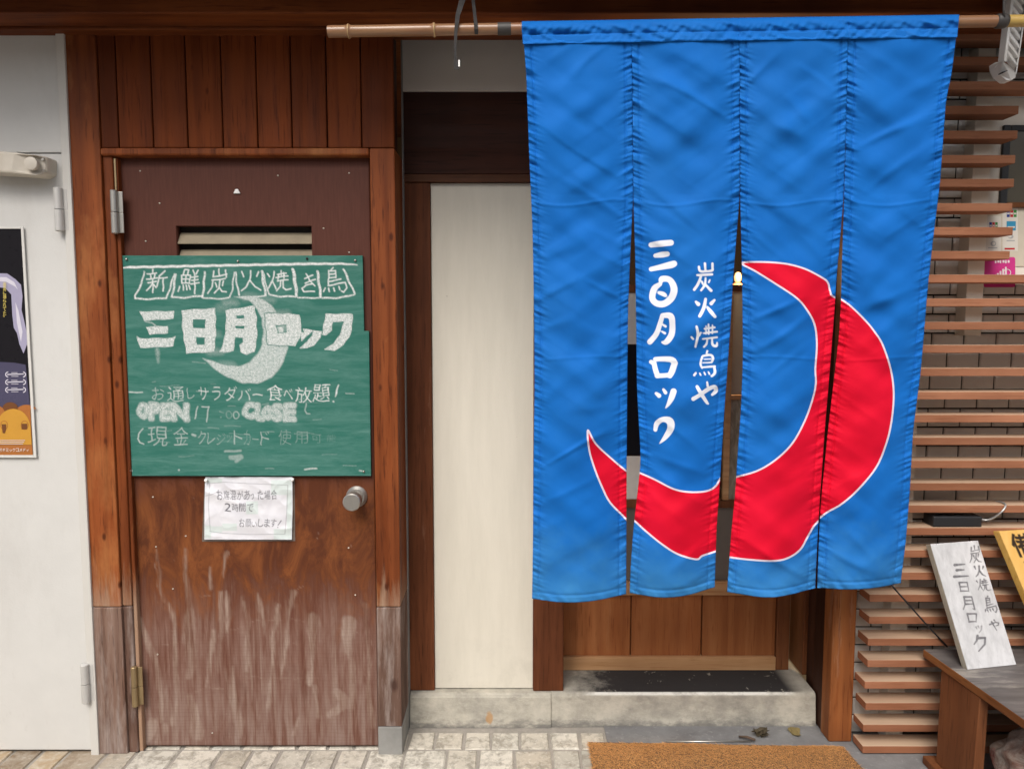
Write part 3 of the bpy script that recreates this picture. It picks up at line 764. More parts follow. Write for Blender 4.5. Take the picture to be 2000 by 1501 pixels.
for px, py in ((285, 471), (543, 343), (632, 446), (682, 338), (274, 334), (312, 397), (682, 493), (299, 970), (305, 1067), (363, 1046), (681, 1069), (694, 1161), (308, 1277), (415, 1430), (338, 1149)):
    s_ = MB(); q = W(px, py, YD); s_.tube([(q.x, YD + .001, q.z), (q.x, YD - .002, q.z), (q.x, YD - .003, q.z)], [.0026, .0024, .0012], 8)
    obj('screw', s_, M['closer'], t, 0, True)

# ------------------------------------------------------------------ chalkboard
YB = YD - .014
t = thing('chalkboard', 'green chalkboard menu with white chalk lettering and crescent on the brown door', 'chalkboard', W(485, 929, YB))
def lerp(y, pts): return np.interp(y, [p[0] for p in pts], [p[1] for p in pts])
ys = np.unique(np.concatenate([np.arange(499, 929, 1.25), [632.4, 632.6, 645.9, 646.1, 929]]))
L = lerp(ys, [(499,237),(632.4,243),(632.6,231),(929,246)]); Rr = lerp(ys, [(499,708),(645.9,711),(646.1,720.5),(929,724.5)])
us = np.linspace(0, 1, 390)
PX = L[:,None] + us * (Rr - L)[:,None]; PY = np.repeat(ys[:,None], len(us), 1)
ink = Ink(PX + .8 * np.sin(PY * .22), PY + .6 * np.sin(PX * .17)); sol = Ink(PX + .5 * np.sin(PY * .3), PY + .4 * np.sin(PX * .23))
bb = lambda pts, g=1.: [(200 + a / 3.491, 470 + b / 3.491, c / 3.491 * g) for a, b, c in pts]
b2 = lambda pts: [(200 + a / 3.491, 470 + b / 3.491) for a, b in pts]
sol.stroke(bb([(135,184,3),(190,181,8),(600,173,8),(900,167,8),(1400,158,8),(1640,157,7),(1735,165,3)]))
for st in ([(285,210,5),(268,290,6),(225,375,6),(225,395,6),(330,398,6),(438,390,6),(490,230,6)], [(497,232,7),(490,300,8),(475,386,6),(560,388,6),(680,376,6)], [(697,212,7),(692,300,8),(684,384,7)], [(690,388,5),(780,397,5),(870,388,5),(885,340,5),(898,218,5)],
           [(908,216,5),(918,310,6),(935,368,6)], [(935,380,4),(1020,385,5),(1108,374,5)], [(1088,208,9),(1100,300,8),(1115,372,8)], [(1100,225,3),(1125,340,5),(1140,370,5),(1220,380,6),(1320,380,6)], [(1300,196,11),(1315,290,12),(1325,375,9)], [(1335,385,5),(1420,392,5),(1490,386,5)],
           [(1466,208,9),(1478,300,9),(1490,380,9)], [(1500,390,6),(1600,390,6),(1680,378,6),(1720,365,5)], [(1645,197,7),(1680,275,7),(1722,360,6)]):
    ink.stroke(bb(st, .9), 1, 1.8)
for ch, x0, y0, x1, y1 in (('新',298,195,440,352),('鮮',515,195,660,360),('炭',720,192,850,358),('火',945,205,1080,342),('焼',1125,205,1285,342),('き',1355,225,1452,352),('鳥',1510,183,1665,355)):
    (a, b), (c, d) = b2([(x0, y0), (x1, y1)]); sol.char(ch, a, b, c, d, 1.25, .95)
for lp in ([[(258,485),(490,482),(478,530),(285,542)]], [[(303,588),(447,583),(440,628),(320,637)]], [[(237,655),(255,668),(480,665),(497,655),(478,718),(258,728)]],
           [[(545,475),(768,463),(772,640),(758,755),(575,765),(548,600)], [(612,535),(705,530),(705,597),(618,600)], [(638,655),(705,652),(700,708),(640,712)]],
           [[(845,475),(1035,445),(1048,520),(1052,660),(1035,755),(985,775),(945,755),(935,710),(965,690),(962,655),(905,655),(890,750),(860,758),(800,755),(830,690),(845,580)], [(908,508),(965,500),(970,530),(908,532)], [(905,578),(975,575),(972,600),(905,600)]],
           [[(900,382),(1000,376),(1090,395),(1160,450),(1205,500),(1250,600),(1268,700),(1255,770),(1210,870),(1150,935),(1060,972),(960,970),(850,930),(760,870),(685,800),(760,825),(850,850),(930,855),(1000,830),(1060,770),(1090,700),(1097,600),(1085,530),(1060,470),(1000,410),(940,390)]],
           [[(1110,500),(1200,498),(1340,505),(1355,580),(1345,660),(1310,715),(1130,705)], [(1180,570),(1262,568),(1258,630),(1190,632)]],
           [[(1350,622),(1376,634),(1370,602),(1430,612),(1362,680)]], [[(1437,612),(1492,618),(1485,660),(1440,710),(1390,732),(1345,730),(1400,690),(1430,650)]],
           [[(1525,500),(1703,500),(1700,590),(1680,660),(1640,710),(1580,745),(1515,742),(1580,700),(1620,640),(1650,560),(1645,548),(1570,548),(1560,610),(1520,645),(1500,640)]]):
    if len(lp[0]) > 25: ink.polys([b2(l) for l in lp], .70, 3.2); continue
    if lp[0][0] == (1110, 500):      # rubbed clear round the block letter where it crosses the crescent
        l = np.array(b2(lp[0])); i_ = ink._near(l.min(0), l.max(0)); d_ = sd_segs(ink.P[i_], l, np.roll(l, -1, 0)); ink.cov[i_] *= np.where(d_ < 0, 0.15, np.clip((d_ - 1.2) / 2.5, .2, 1))
    ink.polys([b2(l) for l in lp], .86, 2.2, edge=1.0)
ink.polys([b2([(1195,585),(1240,580),(1230,625),(1200,625)])], .85, 4)
ink.stroke(bb([(370,740,10),(380,770,12),(378,830,4)]), .35, 6)
ink.stroke(bb([(290,548,2),(340,560,3),(365,580,3)]), .6, 2)
for ch, x0, y0, x1, y1, wg in (('お',297,756,321,781,.55),('通',327,755,360,784,.75),('し',365,757,379,778,.7),('サ',387,756,407,781,.9),('ラ',415,755,431,782,.85),('ダ',438,754,463,783,.85),('バ',465,758,491,782,.75),('ー',492,769,512,772,.9),
        ('食',522,750,553,783,1),('べ',553,758,572,780,.95),('放',576,756,609,786,1),('題',611,750,645,785,1)):
    sol.glyph(ch, x0, y0, x1, y1, wg, .42, 1.5)
sol.stroke([(661,752,.9),(657,766,1.6),(655,774,.8)], .9); sol.stroke([(651.5,783.5,1.6)], .9)
sol.stroke([(248,765.5,.9),(278,766,.9)], .8); sol.stroke([(675,767.5,.8),(691,769,.7)], .5)
for ch, x0, y0, x1, y1 in (('O',271,788,288,814),('P',293,788,311,818),('E',316,789,332,818),('N',337,790,366,820)):
    ink.glyph(ch, x0, y0, x1, y1, .75, -1.0, 2, halo=3.4, edge=.8)
for ch, x0, y0, x1, y1 in (('C',477,788,498,815),('L',502,790,513,818),('O',515,795,529,817),('S',533,790,549,819),('E',556,790,575,820)):
    ink.glyph(ch, x0, y0, x1, y1, .7, -1.0, 2, halo=3.4, edge=.8)
sol.stroke([(386,794,.9),(383,806,.9),(381,817,.9)], .7); sol.stroke([(394,794,.9),(408,794,.9),(405,808,.9),(404,823,.8)], .65)
sol.stroke([(430,803,1.1)], .3); sol.stroke([(431,814,1.1)], .3)
for cx, wg in ((447, .22), (461, .5)): sol.stroke([(cx + 5.5 * math.cos(a * .52), 810 + 7 * math.sin(a * .52), .8) for a in range(13)], wg)
sol.stroke([(279,837,.9),(271,847,.9),(269,856,.9),(274,864,.9),(281,867,1)], .7)
for ch, x0, y0, x1, y1, wg in (('現',288,833,328,871,.75),('金',339,833,369,869,.8),('ク',386,841,402,867,.9),('レ',405,844,421,867,.8),('ジ',422,846,440,868,.6),('ッ',442,848,452,864,.5),('ト',456,840,474,868,.75),('カ',477,840,489,869,.6),('ー',493,856,506,858.5,.75),('ド',509,842,527,869,.75),
        ('使',543,839,569,868,.5),('用',576,842,601,866,.42),('可',608,847,628,864,.4),('能',638,848,656,862,.28)):
    sol.glyph(ch, x0, y0, x1, y1, wg * .66, .5, 1.5)
sol.stroke([(376,848,2),(381,850,2)], .5, 3)
for st, wg in (([(595,916,1),(618,914,.9)], .9), ([(598,787,.6),(596,800,.6),(599,807,.8),(605,808,.5)], .6), ([(440,881,2),(470,880,2)], .35), ([(450,893,4),(470,892,5),(462,899,4)], .3), ([(254,916,1),(257,919,1)], .8), ([(349,917,1.2)], .8), ([(702,918,.8),(707,919,.6)], .8)):
    sol.stroke(st, wg, 3)
for _ in range(34):
    x, y = random.uniform(262, 690), random.uniform(700, 915); ln = random.uniform(6, 40)
    ink.stroke([(x, y, .5), (x + ln, y + random.uniform(-2, 2), .4)], random.uniform(.15, .4), 2.5)
for _ in range(16):                    # half-wiped clouds round the crescent
    a = random.uniform(0, 6.28); ink.stroke([(480 + 75 * math.cos(a), 655 + 75 * math.sin(a), 7), (500 + 75 * math.cos(a), 655 + 75 * math.sin(a), 5)], random.uniform(.12, .28), 12)
BP = np.zeros(PX.shape + (3,)); vv = 750.5 - PY; tt = YB / (F * CP + vv * SP)
BP[...,0] = (PX - 1000) * tt; BP[...,1] = YB; BP[...,2] = H + tt * (-F * SP + vv * CP)
grid('board', BP, {'chalk': ink.c(), 'solid': sol.c()}, board_mat(), t, .011, smooth=False)
for px, py in ((247.5, 506), (465, 510), (694, 508.5), (600, 505), (710.5, 920), (255, 918)):
    s_ = MB(); q = W(px, py, YB); s_.tube([(q.x, YB, q.z), (q.x, YB - .004, q.z), (q.x, YB - .005, q.z)], [.0038, .0034, .0015], 10)
    obj('nail', s_, M['black'] if px == 600 else M['steel'], t, 0, True)

# ------------------------------------------------------------------ paper notice
YN = YD - .006
t = thing('paper_notice', 'crinkled handwritten white paper notice pinned under the chalkboard', 'notice', W(485, 1055, YN))
sm = MB(); sm.prism([W(399.5, 936, YD - .0012), W(575, 934, YD - .0012), W(576.5, 1056, YD - .0012), W(394.5, 1057, YD - .0012)], (0, .001, 0))
obj('plastic_sleeve', sm, plain('cloudy_sleeve', (.17,.135,.115,1), .25, var=.2), t)
ys = np.arange(931, 1054, .9); us = np.linspace(0, 1, 190)
L = lerp(ys, [(931,401),(980,399.5),(1053,399)]); Rr = lerp(ys, [(931,571),(990,571.5),(1053,570)])
PX = L[:,None] + us * (Rr - L)[:,None]; PY = np.repeat(ys[:,None], len(us), 1)
ink = Ink(PX, PY); tp = Ink(PX, PY)
ps_ = lambda a, b: (380 + a / 5.555, 910 + b / 5.555)
def line(chars, x0, y0, x1, y1, wg=.75):
    (a, b), (c, d) = ps_(x0, y0), ps_(x1, y1); n = len(chars); cw = (c - a) / n
    for i, ch in enumerate(chars):
        kx = .86 if ch not in 'っ' else .5; ky = 1 if ch not in 'っい' else .6
        ink.glyph(ch, a + i * cw, d - (d - b) * ky - (0 if i % 2 else .8), a + i * cw + cw * kx, d, 1, -.02, 1.1)
line('お席混があった場合', 240, 262, 905, 362); line('2時間で', 325, 405, 650, 490); line('お願いします', 485, 575, 895, 660)
(a, b) = ps_(940, 590); (c, d) = ps_(905, 640); ink.stroke([(a, b, 1), (c, d, .8)], .9, 1); ink.stroke([(*ps_(903, 662), 1)], .9, 1)
for st in ([(165,185),(330,172),(600,188),(1010,205)], [(1012,205),(1000,500),(980,735)], [(165,185),(150,430),(170,700)], [(165,705),(300,725),(600,740),(980,735)], [(120,320),(180,310),(250,275)]):
    ink.stroke([(*ps_(x, y), .55) for x, y in st], .55, 1.5)
for x0, y0, x1, y1 in ((120,130,300,180),(830,150,1050,310),(110,640,180,780),(170,650,300,720),(860,680,1050,790),(560,380,690,520),(300,620,460,700),(1000,200,1055,700)):
    a, b = ps_(x0, y0); c, d = ps_(x1, y1); tp.polys([[(a,b),(c,b),(c,d),(a,d)]], 1, 1.5)
dsp = np.zeros(PX.shape)
for i in np.ndindex(PX.shape):
    x, y = PX[i], PY[i]
    n1 = mnoise.noise((x * .022 + y * .010, y * .03 - x * .012, 3.1)); n2 = mnoise.noise((x * .06, y * .05 + x * .03, 8.3))
    dsp[i] = .0034 * (1 - abs(n1) * 2.2) + .0009 * (1 - 2 * abs(n2))
vv = 750.5 - PY; tt = (YN - dsp) / (F * CP + vv * SP)
grid('paper_sheet', np.stack([(PX - 1000) * tt, YN - dsp, H + tt * (-F * SP + vv * CP)], -1), {'ink': ink.c(), 'tape': tp.c()}, paper_mat(), t, .0003)
for px, py in ((402.5, 937.5), (571.5, 936)):
    s_ = MB(); q = W(px, py, YN - .006); s_.tube([(q.x, YD, q.z), (q.x, YN - .009, q.z), (q.x, YN - .012, q.z)], [.0018, .0055, .003], 12)
    obj('push_pin', s_, M['white_plastic'], t, 0, True)

# ------------------------------------------------------------------ plaster bay between the doors
YS = 2.478
xa, xb, xc, xe = -.1462 * YS, -.1087 * YS, .0295 * YS, .072 * YS
zs_ = .118
o = box('plaster_panel', -.3545, .30, YS - .012, YS + .05, zy(180, YS), ztop, M['plaster'], None, .002); tag(o, 'grey shaded plaster panel right under the eaves beside the blue curtain', 'wall panel')
t = thing('lintel', 'very dark brown lintel board above the cream panel', 'beam', (0, YS, 1.9))
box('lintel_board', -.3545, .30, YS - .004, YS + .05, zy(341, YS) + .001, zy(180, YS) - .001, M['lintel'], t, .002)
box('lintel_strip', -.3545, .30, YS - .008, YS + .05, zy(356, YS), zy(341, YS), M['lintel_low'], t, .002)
zl = zy(356, YS) - .001
o = box('timber_post', xa, xb, YS - .002, YS + .08, zs_, zl, M['post'], None, .003); tag(o, 'dark brown timber post along the left side of the cream panel', 'post')
o = box('timber_post', xc, xe, YS - .006, YS + .16, zs_, zl, M['post'], None, .003); tag(o, 'dark brown timber post between cream panel and sliding door, half behind the curtain', 'post')
o = box('cream_panel', xb + .0005, xc - .0005, YS + .012, YS + .06, zs_ + .002, zl, M['cream'], None, .001); tag(o, 'tall cream painted wall panel between two dark posts', 'wall panel')
o = box('wall_return', -.3556, -.3535, 2.4425, YS - .003, .0, ztop, M['concrete'], None, .0005); tag(o, 'thin grey side strip of wall between the door surround and the dark post', 'wall')
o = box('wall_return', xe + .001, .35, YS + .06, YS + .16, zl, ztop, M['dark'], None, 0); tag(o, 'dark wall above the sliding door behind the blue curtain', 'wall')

# concrete step under the bay and the entrance
m = MB()
def step_prof(x0, x1, y0, top=.118):
    m.prism([(x0, y0 - .010, 0), (x0, y0 - .004, .06), (x0, y0, top - .012), (x0, y0 + .004, top - .004), (x0, y0 + .012, top), (x0, 2.80, top), (x0, 2.80, 0)], (x1 - x0, 0, 0))
step_prof(-.352, .135, 2.452, .1165); step_prof(.1352, 1.051, 2.458, .118)
tag(obj('concrete_step', m, M['step'], None, .002), 'worn grey concrete doorstep with a blackened tread under the sliding door', 'step')

# ------------------------------------------------------------------ sliding door behind the curtain
YG = 2.63
t = thing('sliding_door', 'wooden sliding door with glass panes and plank kick panels behind the blue curtain', 'door', (.6, YG, .118))
X = lambda px, py=1250: W(px, py, YG).x
zr0, zr1 = .1195, zy(1281, YG)
xL, xR = X(1080), X(1541)
box('bottom_rail', X(1094), X(1515), YG - .008, YG + .03, zr0, zr1, M['rail'], t, .002)
box('stile', X(1516), xR, YG - .004, YG + .032, zr0, 2.2, M['stile'], t, .002)
box('stile', xL, X(1093), YG - .004, YG + .032, zr0, 2.2, M['stile'], t, .002)
zm0, zm1 = zy(1161, YG), zy(1134, YG)
box('mid_rail', X(1094), X(1515), YG - .006, YG + .03, zm0, zm1, M['rail'], t, .002)
for a, b in ((1094, 1231), (1233, 1369), (1371.5, 1515)):
    box('kick_board', X(a) + .0005, X(b) - .0005, YG + .006 + random.uniform(0, .001), YG + .022, zr1 + .0005, zm0 - .0005, M['kick'], t, .0012)
box('backing_board', xL + .01, xR - .01, YG + .0225, YG + .027, zr0 + .002, zm1 - .002, M['kick'], t, 0)
box('dark_panel', X(1094), X(1515), YG + .008, YG + .02, zm1 + .001, zy(992, YG), plain('smoked_panel', (.16,.135,.115,1), .35, var=.15), t, .001)
for py0, py1 in ((977, 991), (556, 569)):
    box('cross_rail', X(1094), X(1515), YG - .004, YG + .028, zy(py1, YG), zy(py0, YG), M['stile'], t, .002)
xm = .2937 * YG
box('muntin', xm - .011, xm + .011, YG - .002, YG + .026, zy(976, YG), zy(570, YG), M['rail'], t, .002)
box('muntin', xm + .012, X(1515), YG, YG + .024, zy(780, YG), zy(772, YG), M['rail'], t, .001)
fg = frosted_mat()
box('figured_pane', xm + .012, X(1515), YG + .010, YG + .014, zy(976, YG), zy(781, YG), fg, t, 0)
box('glass_pane', xm + .012, X(1515), YG + .010, YG + .014, zy(771, YG), zy(570, YG), glass_mat('hazy_glass', (.50,.46,.38,1), .65), t, 0)
box('glass_pane', X(1094), xm - .012, YG + .010, YG + .014, zy(976, YG), zy(570, YG), glass_mat('clear_glass', (.05,.05,.05,1), .12), t, 0)
box('glass_pane', X(1094), X(1515), YG + .010, YG + .014, zy(555, YG), 2.19, glass_mat('clear_glass_top', (.05,.05,.05,1), .10), t, 0)
for n_, (a, b), mt, lab in (('white_notice', (572, 672), flat('notice_white', (.88,.85,.78,1)), 'pale paper sheet stuck high on the sliding door glass, above the black sheet'),
                        ('black_notice', (673, 889), flat('notice_black', (.012,.012,.016,1)), 'tall black sheet stuck on the sliding door glass'),
                        ('white_notice', (891, 975), flat('notice_white_low', (.88,.85,.78,1)), 'pale paper sheet stuck on the sliding door glass, below the black sheet')):
    o = box(n_, X(1190), X(1290), YG + .0075, YG + .0085, zy(b, YG), zy(a, YG), mt, None, 0); tag(o, lab, 'notice', 'sheets stuck on the sliding door glass')
# lamp glimpsed inside
q = W(1441, 543, 2.95)
t = thing('wall_lamp', 'small glowing warm bulb seen through the gap in the curtain', 'lamp', q)
b = MB(); b.tube([(q.x, q.y, q.z + .024), (q.x, q.y, q.z + .02), (q.x, q.y, q.z + .006), (q.x, q.y, q.z - .010), (q.x, q.y, q.z - .022)], [.003, .010, .015, .013, .006], 16)
obj('bulb', b, emit('lamp_glow', (1, .66, .30, 1), 1.0), t, 0, True)
b = MB(); b.tube([(q.x, q.y, q.z - .020), (q.x, q.y, q.z - .026), (q.x, q.y, q.z - .048)], [.014, .022, .022], 16); obj('lamp_holder', b, M['bench_leg'], t, 0, True, 40)
b = MB(); b.tube([(q.x, q.y, q.z - .048), (q.x, q.y, q.z - .9)], .008, 10); obj('lamp_stem', b, M['black'], t)
ll = bpy.data.lights.new('bulb_light', 'POINT'); ll.energy = 22; ll.color = (1, .72, .42); ll.shadow_soft_size = .03
lo_ = bpy.data.objects.new('bulb_light', ll); lo_.location = q + Vector((0, -.06, .02)); C.objects.link(lo_)
# the room behind the door
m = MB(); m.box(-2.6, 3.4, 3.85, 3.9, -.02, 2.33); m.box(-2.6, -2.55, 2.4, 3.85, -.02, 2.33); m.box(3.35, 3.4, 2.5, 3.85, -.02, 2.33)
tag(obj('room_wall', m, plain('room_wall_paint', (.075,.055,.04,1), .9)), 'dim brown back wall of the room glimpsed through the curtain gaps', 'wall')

# entrance post and dark track jamb on the right
x0, x1 = .4477 * 2.351, .4805 * 2.351
o = box('timber_post', x0, x1, 2.351, 2.42, .0045, ztop, M['post_front'], None, .005); tag(o, 'orange brown timber post at the right of the entrance beside the slat screen', 'post')
t = thing('door_jamb', 'dark grooved jamb at the right of the sliding door', 'door frame', (x0, 2.5, 0))
box('jamb_board', x0 + .004, x1, 2.4205, 2.50, .0045, 2.3, M['reveal'], t, .003)
box('jamb_board', x0 + .014, x1, 2.503, 2.585, .0045, 2.3, M['reveal'], t, .003)
box('jamb_board', x0 + .001, x1, 2.588, 2.72, .1185, 2.3, M['stile'], t, .003)

# ------------------------------------------------------------------ slat screen and tiled wall
YT = 2.405
m = MB(); m.box(x1 + .001, 3.2, YT + .006, YT + .06, -.01, ztop)
t = thing('tiled_wall', 'wall of glossy grey beige tiles with dark joints behind the slats', 'wall', (1.8, YT, 0))
obj('grout_bed', m, M['grout'], t)
m = MB(); cw, chh = .1052, .0615; row = 0; z = .006
bm = bmesh.new()
while z < 2.28:
    x = x1 + .002 - (cw / 2 if row % 2 else 0) - .03
    while x < 3.15:
        a, b_ = max(x + .0022, x1 + .002), x + cw - .0022
        if b_ - a > .01:
            bv = .0045; zz0, zz1 = z + .0022, z + chh - .0022
            ring = []
            for ins, yy in ((0, YT + .0062), (.0008, YT + .0025), (.003, YT + .0008), (.010, YT - .0002)):
                ring.append([bm.verts.new(p_) for p_ in ((a+ins, yy, zz0+ins), (b_-ins, yy, zz0+ins), (b_-ins, yy, zz1-ins), (a+ins, yy, zz1-ins))])
            for r0, r1 in zip(ring[:-1], ring[1:]):
                for k_ in range(4): bm.faces.new((r0[k_], r0[(k_+1)%4], r1[(k_+1)%4], r1[k_]))
            bm.faces.new(ring[-1])
        x += cw
    z += chh; row += 1
for f_ in bm.faces: f_.smooth = True
me = bpy.data.meshes.new('tile_face'); bm.to_mesh(me); bm.free(); me.materials.append(M['tile']); link(bpy.data.objects.new('tile_face', me), t)

YL = 2.28
t = thing('slat_screen', 'screen of horizontal reddish brown wooden slats in front of the tiled wall', 'screen', (1.6, YL, 0))
for r0, r1, zb0 in ((.528, .552, .006), (.6105, .633, zy(655, 2.352))):
    box('batten', r0 * 2.352, r1 * 2.352, 2.3515, YT - .001, zb0, 2.32, M['batten'], t, .001)
xl_, xs_, xlong = 1.1345, 1.521, 3.15
sm_, lg_ = MB(), MB()
sm_.box(0, xs_ - xl_, 0, .0705, 0, .0243); lg_.box(0, xlong - xl_, 0, .0705, 0, .0243)
proto = {}
for i in range(33):
    z = .0088 + i * .0717 + random.uniform(-.0008, .0008)
    short = 22 <= i <= 28
    if short not in proto:
        o = obj('slat', sm_ if short else lg_, M['slat'], t, .0018); proto[short] = o
    else:
        o = link(proto[short].copy(), t)
    o.location = (xl_ + random.uniform(-.006, .004), YL + random.uniform(-.001, .001), z)
    if i > 31: break

# pale service panel with a window and stickers, upper right
YV = 2.372
t = thing('service_panel', 'pale painted panel behind the short slats at upper right', 'wall panel', W(1950, 552, YV))
a, b = W(1906, 190, YV), W(1985, 556, YV)
box('panel_board', a.x + .02, 3.1, YV, YV + .03, b.z, a.z, plain('panel_paint', (.82,.77,.68,1), .6, var=.1), t, .002)
t = thing('window', 'small dark window with a black frame at the upper right edge', 'window', W(1990, 400, YV))
a, b = W(1957, 246, YV), W(2090, 404, YV)
box('window_frame', a.x, a.x + .022, YV - .012, YV - .001, b.z, a.z, M['black'], t, .002)
box('window_frame', a.x + .0225, b.x, YV - .012, YV - .001, a.z - .018, a.z, M['black'], t, .002)
box('window_sill', a.x + .02, b.x, YV - .016, YV - .001, b.z - .004, b.z + .012, M['bench_edge'], t, .002)
box('pane', a.x + .0225, b.x, YV - .006, YV - .002, b.z + .0125, a.z - .0185, plain('dark_pane', (.09,.08,.06,1), .12, spec=.7), t, 0)
SM = [flat('sticker_white', (.74,.70,.63,1)), flat('sticker_blue', (.05,.30,.50,1)), flat('sticker_red', (.5,.03,.04,1)), flat('sticker_green', (.06,.26,.06,1)), flat('sticker_navy', (.03,.06,.28,1)), flat('sticker_grey', (.42,.42,.42,1)), flat('sticker_cream', (.64,.58,.47,1))]
m = MB()
def sq(x0, y0, x1, y1, mi, k): m.poly([W(x0,y1,YV-.003-.0004*k), W(x1,y1,YV-.003-.0004*k), W(x1,y0,YV-.003-.0004*k), W(x0,y0,YV-.003-.0004*k)], mi)
sq(1921, 404, 2040, 520, 6, 0); sq(1922, 422, 1955, 492, 0, 1); sq(1958, 404, 1988, 490, 0, 1)
def card(x, y, ww, hh):
    for i, mi in enumerate((4, 2, 3)): sq(x + i*ww/3 + .4, y, x + (i+1)*ww/3 - .4, y + hh, mi, 2); sq(x + i*ww/3 + 1, y + hh*.4, x + (i+1)*ww/3 - 1, y + hh*.62, 0, 3)
card(1932, 434, 17, 13); card(1966, 410, 20, 14)
sq(1966, 432, 1984, 450, 1, 2); sq(1968, 442, 1982, 445, 0, 3)
m.poly([W(1940+5.5*math.cos(a_*.4), 476+5*math.sin(a_*.4), YV-.0042) for a_ in range(16)], 5)
m.poly([W(1941+3*math.cos(a_*.4), 475.5+3*math.sin(a_*.4), YV-.0046) for a_ in range(16)], 0); sq(1930, 483, 1948, 485, 5, 2)
m.poly([W(1974+5.5*math.cos(a_*.4), 462+4*math.sin(a_*.4), YV-.0042) for a_ in range(16)], 5)
m.poly([W(1972+4*math.cos(a_*.4), 461+3*math.sin(a_*.4), YV-.0046) for a_ in range(16)], 0); sq(1966, 469, 1982, 471, 5, 2)
sq(1962, 484, 1982, 487.5, 2, 2)
tag(obj('card_stickers', m, SM), 'sheet of small payment card stickers behind the short slats', 'stickers')
YK = YV - .003
m = MB(); PK = [flat('pink', (.62,.05,.26,1)), flat('pink_white', (.80,.72,.74,1))]
def rr(x0, y0, x1, y1, r, mi, kk):
    pts = []
    for cx, cy, a0 in ((x1-r, y0+r, -90), (x1-r, y1-r, 0), (x0+r, y1-r, 90), (x0+r, y0+r, 180)):
        pts += [W(cx + r*math.cos(R(a0+a_)), cy + r*math.sin(R(a0+a_)), YK - .0004*kk - .003) for a_ in (0, 30, 60, 90)]
    m.poly(pts, mi)
rr(1921, 502, 1983, 561, 4, 0, 0)
for i, hh in enumerate((5, 8, 12, 16, 20)): rr(1942 + i*5.2, 541 - hh, 1945.6 + i*5.2, 541, 1.2, 1, 1)
for i in range(14):
    a_, b_ = R(i*360/14), R((i+1)*360/14)
    m.poly([W(1967+8*math.cos(a_), 532+7*math.sin(a_), YK-.0042), W(1967+8*math.cos(b_), 532+7*math.sin(b_), YK-.0042), W(1967+6.4*math.cos(b_), 532+5.6*math.sin(b_), YK-.0042), W(1967+6.4*math.cos(a_), 532+5.6*math.sin(a_), YK-.0042)], 1)
for i, wd in enumerate((4, 5, 3, 5, 4, 5)): rr(1943 + i*5, 508, 1943 + i*5 + wd*.8, 514 - (i % 2), .8, 1, 1)
tag(obj('pink_sticker', m, PK), 'pink payment sticker with white bars below the card stickers', 'sticker')

# ------------------------------------------------------------------ bench with its things
t = thing('bench', 'low wooden bench with a worn dark top under the leaning boards', 'bench', (1.7, 2.05, 0))
zt_ = .359
tm = MB(); tm.hexa([(1.309,2.276,zt_-.026),(1.352,1.70,zt_-.026),(2.4,1.70,zt_-.026),(2.4,2.276,zt_-.026),(1.309,2.276,zt_),(1.352,1.70,zt_),(2.4,1.70,zt_),(2.4,2.276,zt_)], 0)
tm.m = [1, 0, 1, 1, 1, 1]
obj('bench_top', tm, [M['bench_top'], M['bench_edge']], t, .003)
lm = MB(); lm.hexa([(1.322,2.20,.03),(1.322,2.02,.03),(1.352,2.02,.03),(1.352,2.20,.03),(1.324,2.20,.332),(1.330,2.02,.332),(1.357,2.02,.332),(1.357,2.20,.332)])
obj('leg', lm, M['bench_leg'], t, .003)
fm = MB(); fm.box(1.300, 1.385, 1.98, 2.235, .0045, .0298); obj('foot', fm, M['bench_leg'], t, .003)
lm = MB(); lm.box(2.2, 2.23, 1.75, 2.20, .0045, .332); obj('leg', lm, M['bench_leg'], t, .003)
# rough stone under the bench
bm = bmesh.new(); bmesh.ops.create_icosphere(bm, subdivisions=5, radius=1)
for v_ in bm.verts:
    d = 1 + .22 * mnoise.noise(v_.co * 1.7 + Vector((3, 1, 2))) + .09 * mnoise.noise(v_.co * 5)
    v_.co = Vector((max(-.85, min(.85, v_.co.x)) * .17 * d + 1.545, v_.co.y * .12 * d + 1.99, max(-.8, v_.co.z) * .135 * d + .115))
me = bpy.data.meshes.new('rough_stone'); bm.to_mesh(me); bm.free(); me.materials.append(stone_mat())
me.polygons.foreach_set('use_smooth', [True] * len(me.polygons))
tag(link(bpy.data.objects.new('rough_stone', me)), 'mottled red and grey rough stone in the dark under the bench', 'stone')

def plank_sign(name, label, bl, br, tl, tr, th, front_mat, side_mat, inkfn, nu=110, nv=240):
    bl, br, tl, tr = map(Vector, (bl, br, tl, tr))
    n0 = (br - bl).cross(tl - bl); o0 = Vector((0, 0, H)); tr = o0 + (tr - o0) * ((bl - o0).dot(n0) / (tr - o0).dot(n0))
    nrm = (br - bl).cross(tl - bl).normalized()
    t = thing(name, label, 'sign', (bl + br) / 2)
    u = np.linspace(0, 1, nu); v = np.linspace(0, 1, nv)
    U, V = np.meshgrid(u, v)                       # V 0 at the top
    A = lambda p: np.array(p)
    P = (A(tl) * (1-U[...,None]) + A(tr) * U[...,None]) * (1-V[...,None]) + (A(bl) * (1-U[...,None]) + A(br) * U[...,None]) * V[...,None]
    ink = Ink(U * 100, V * 200); inkfn(ink)
    q = MB(); e = .0006
    q.prism([bl - nrm*e, br - nrm*e, tr - nrm*e, tl - nrm*e], -nrm * th)
    obj('board', q, side_mat, t, .003)
    grid('painted_face', P, {'ink': ink.c()}, front_mat, t, .0005)
    return t
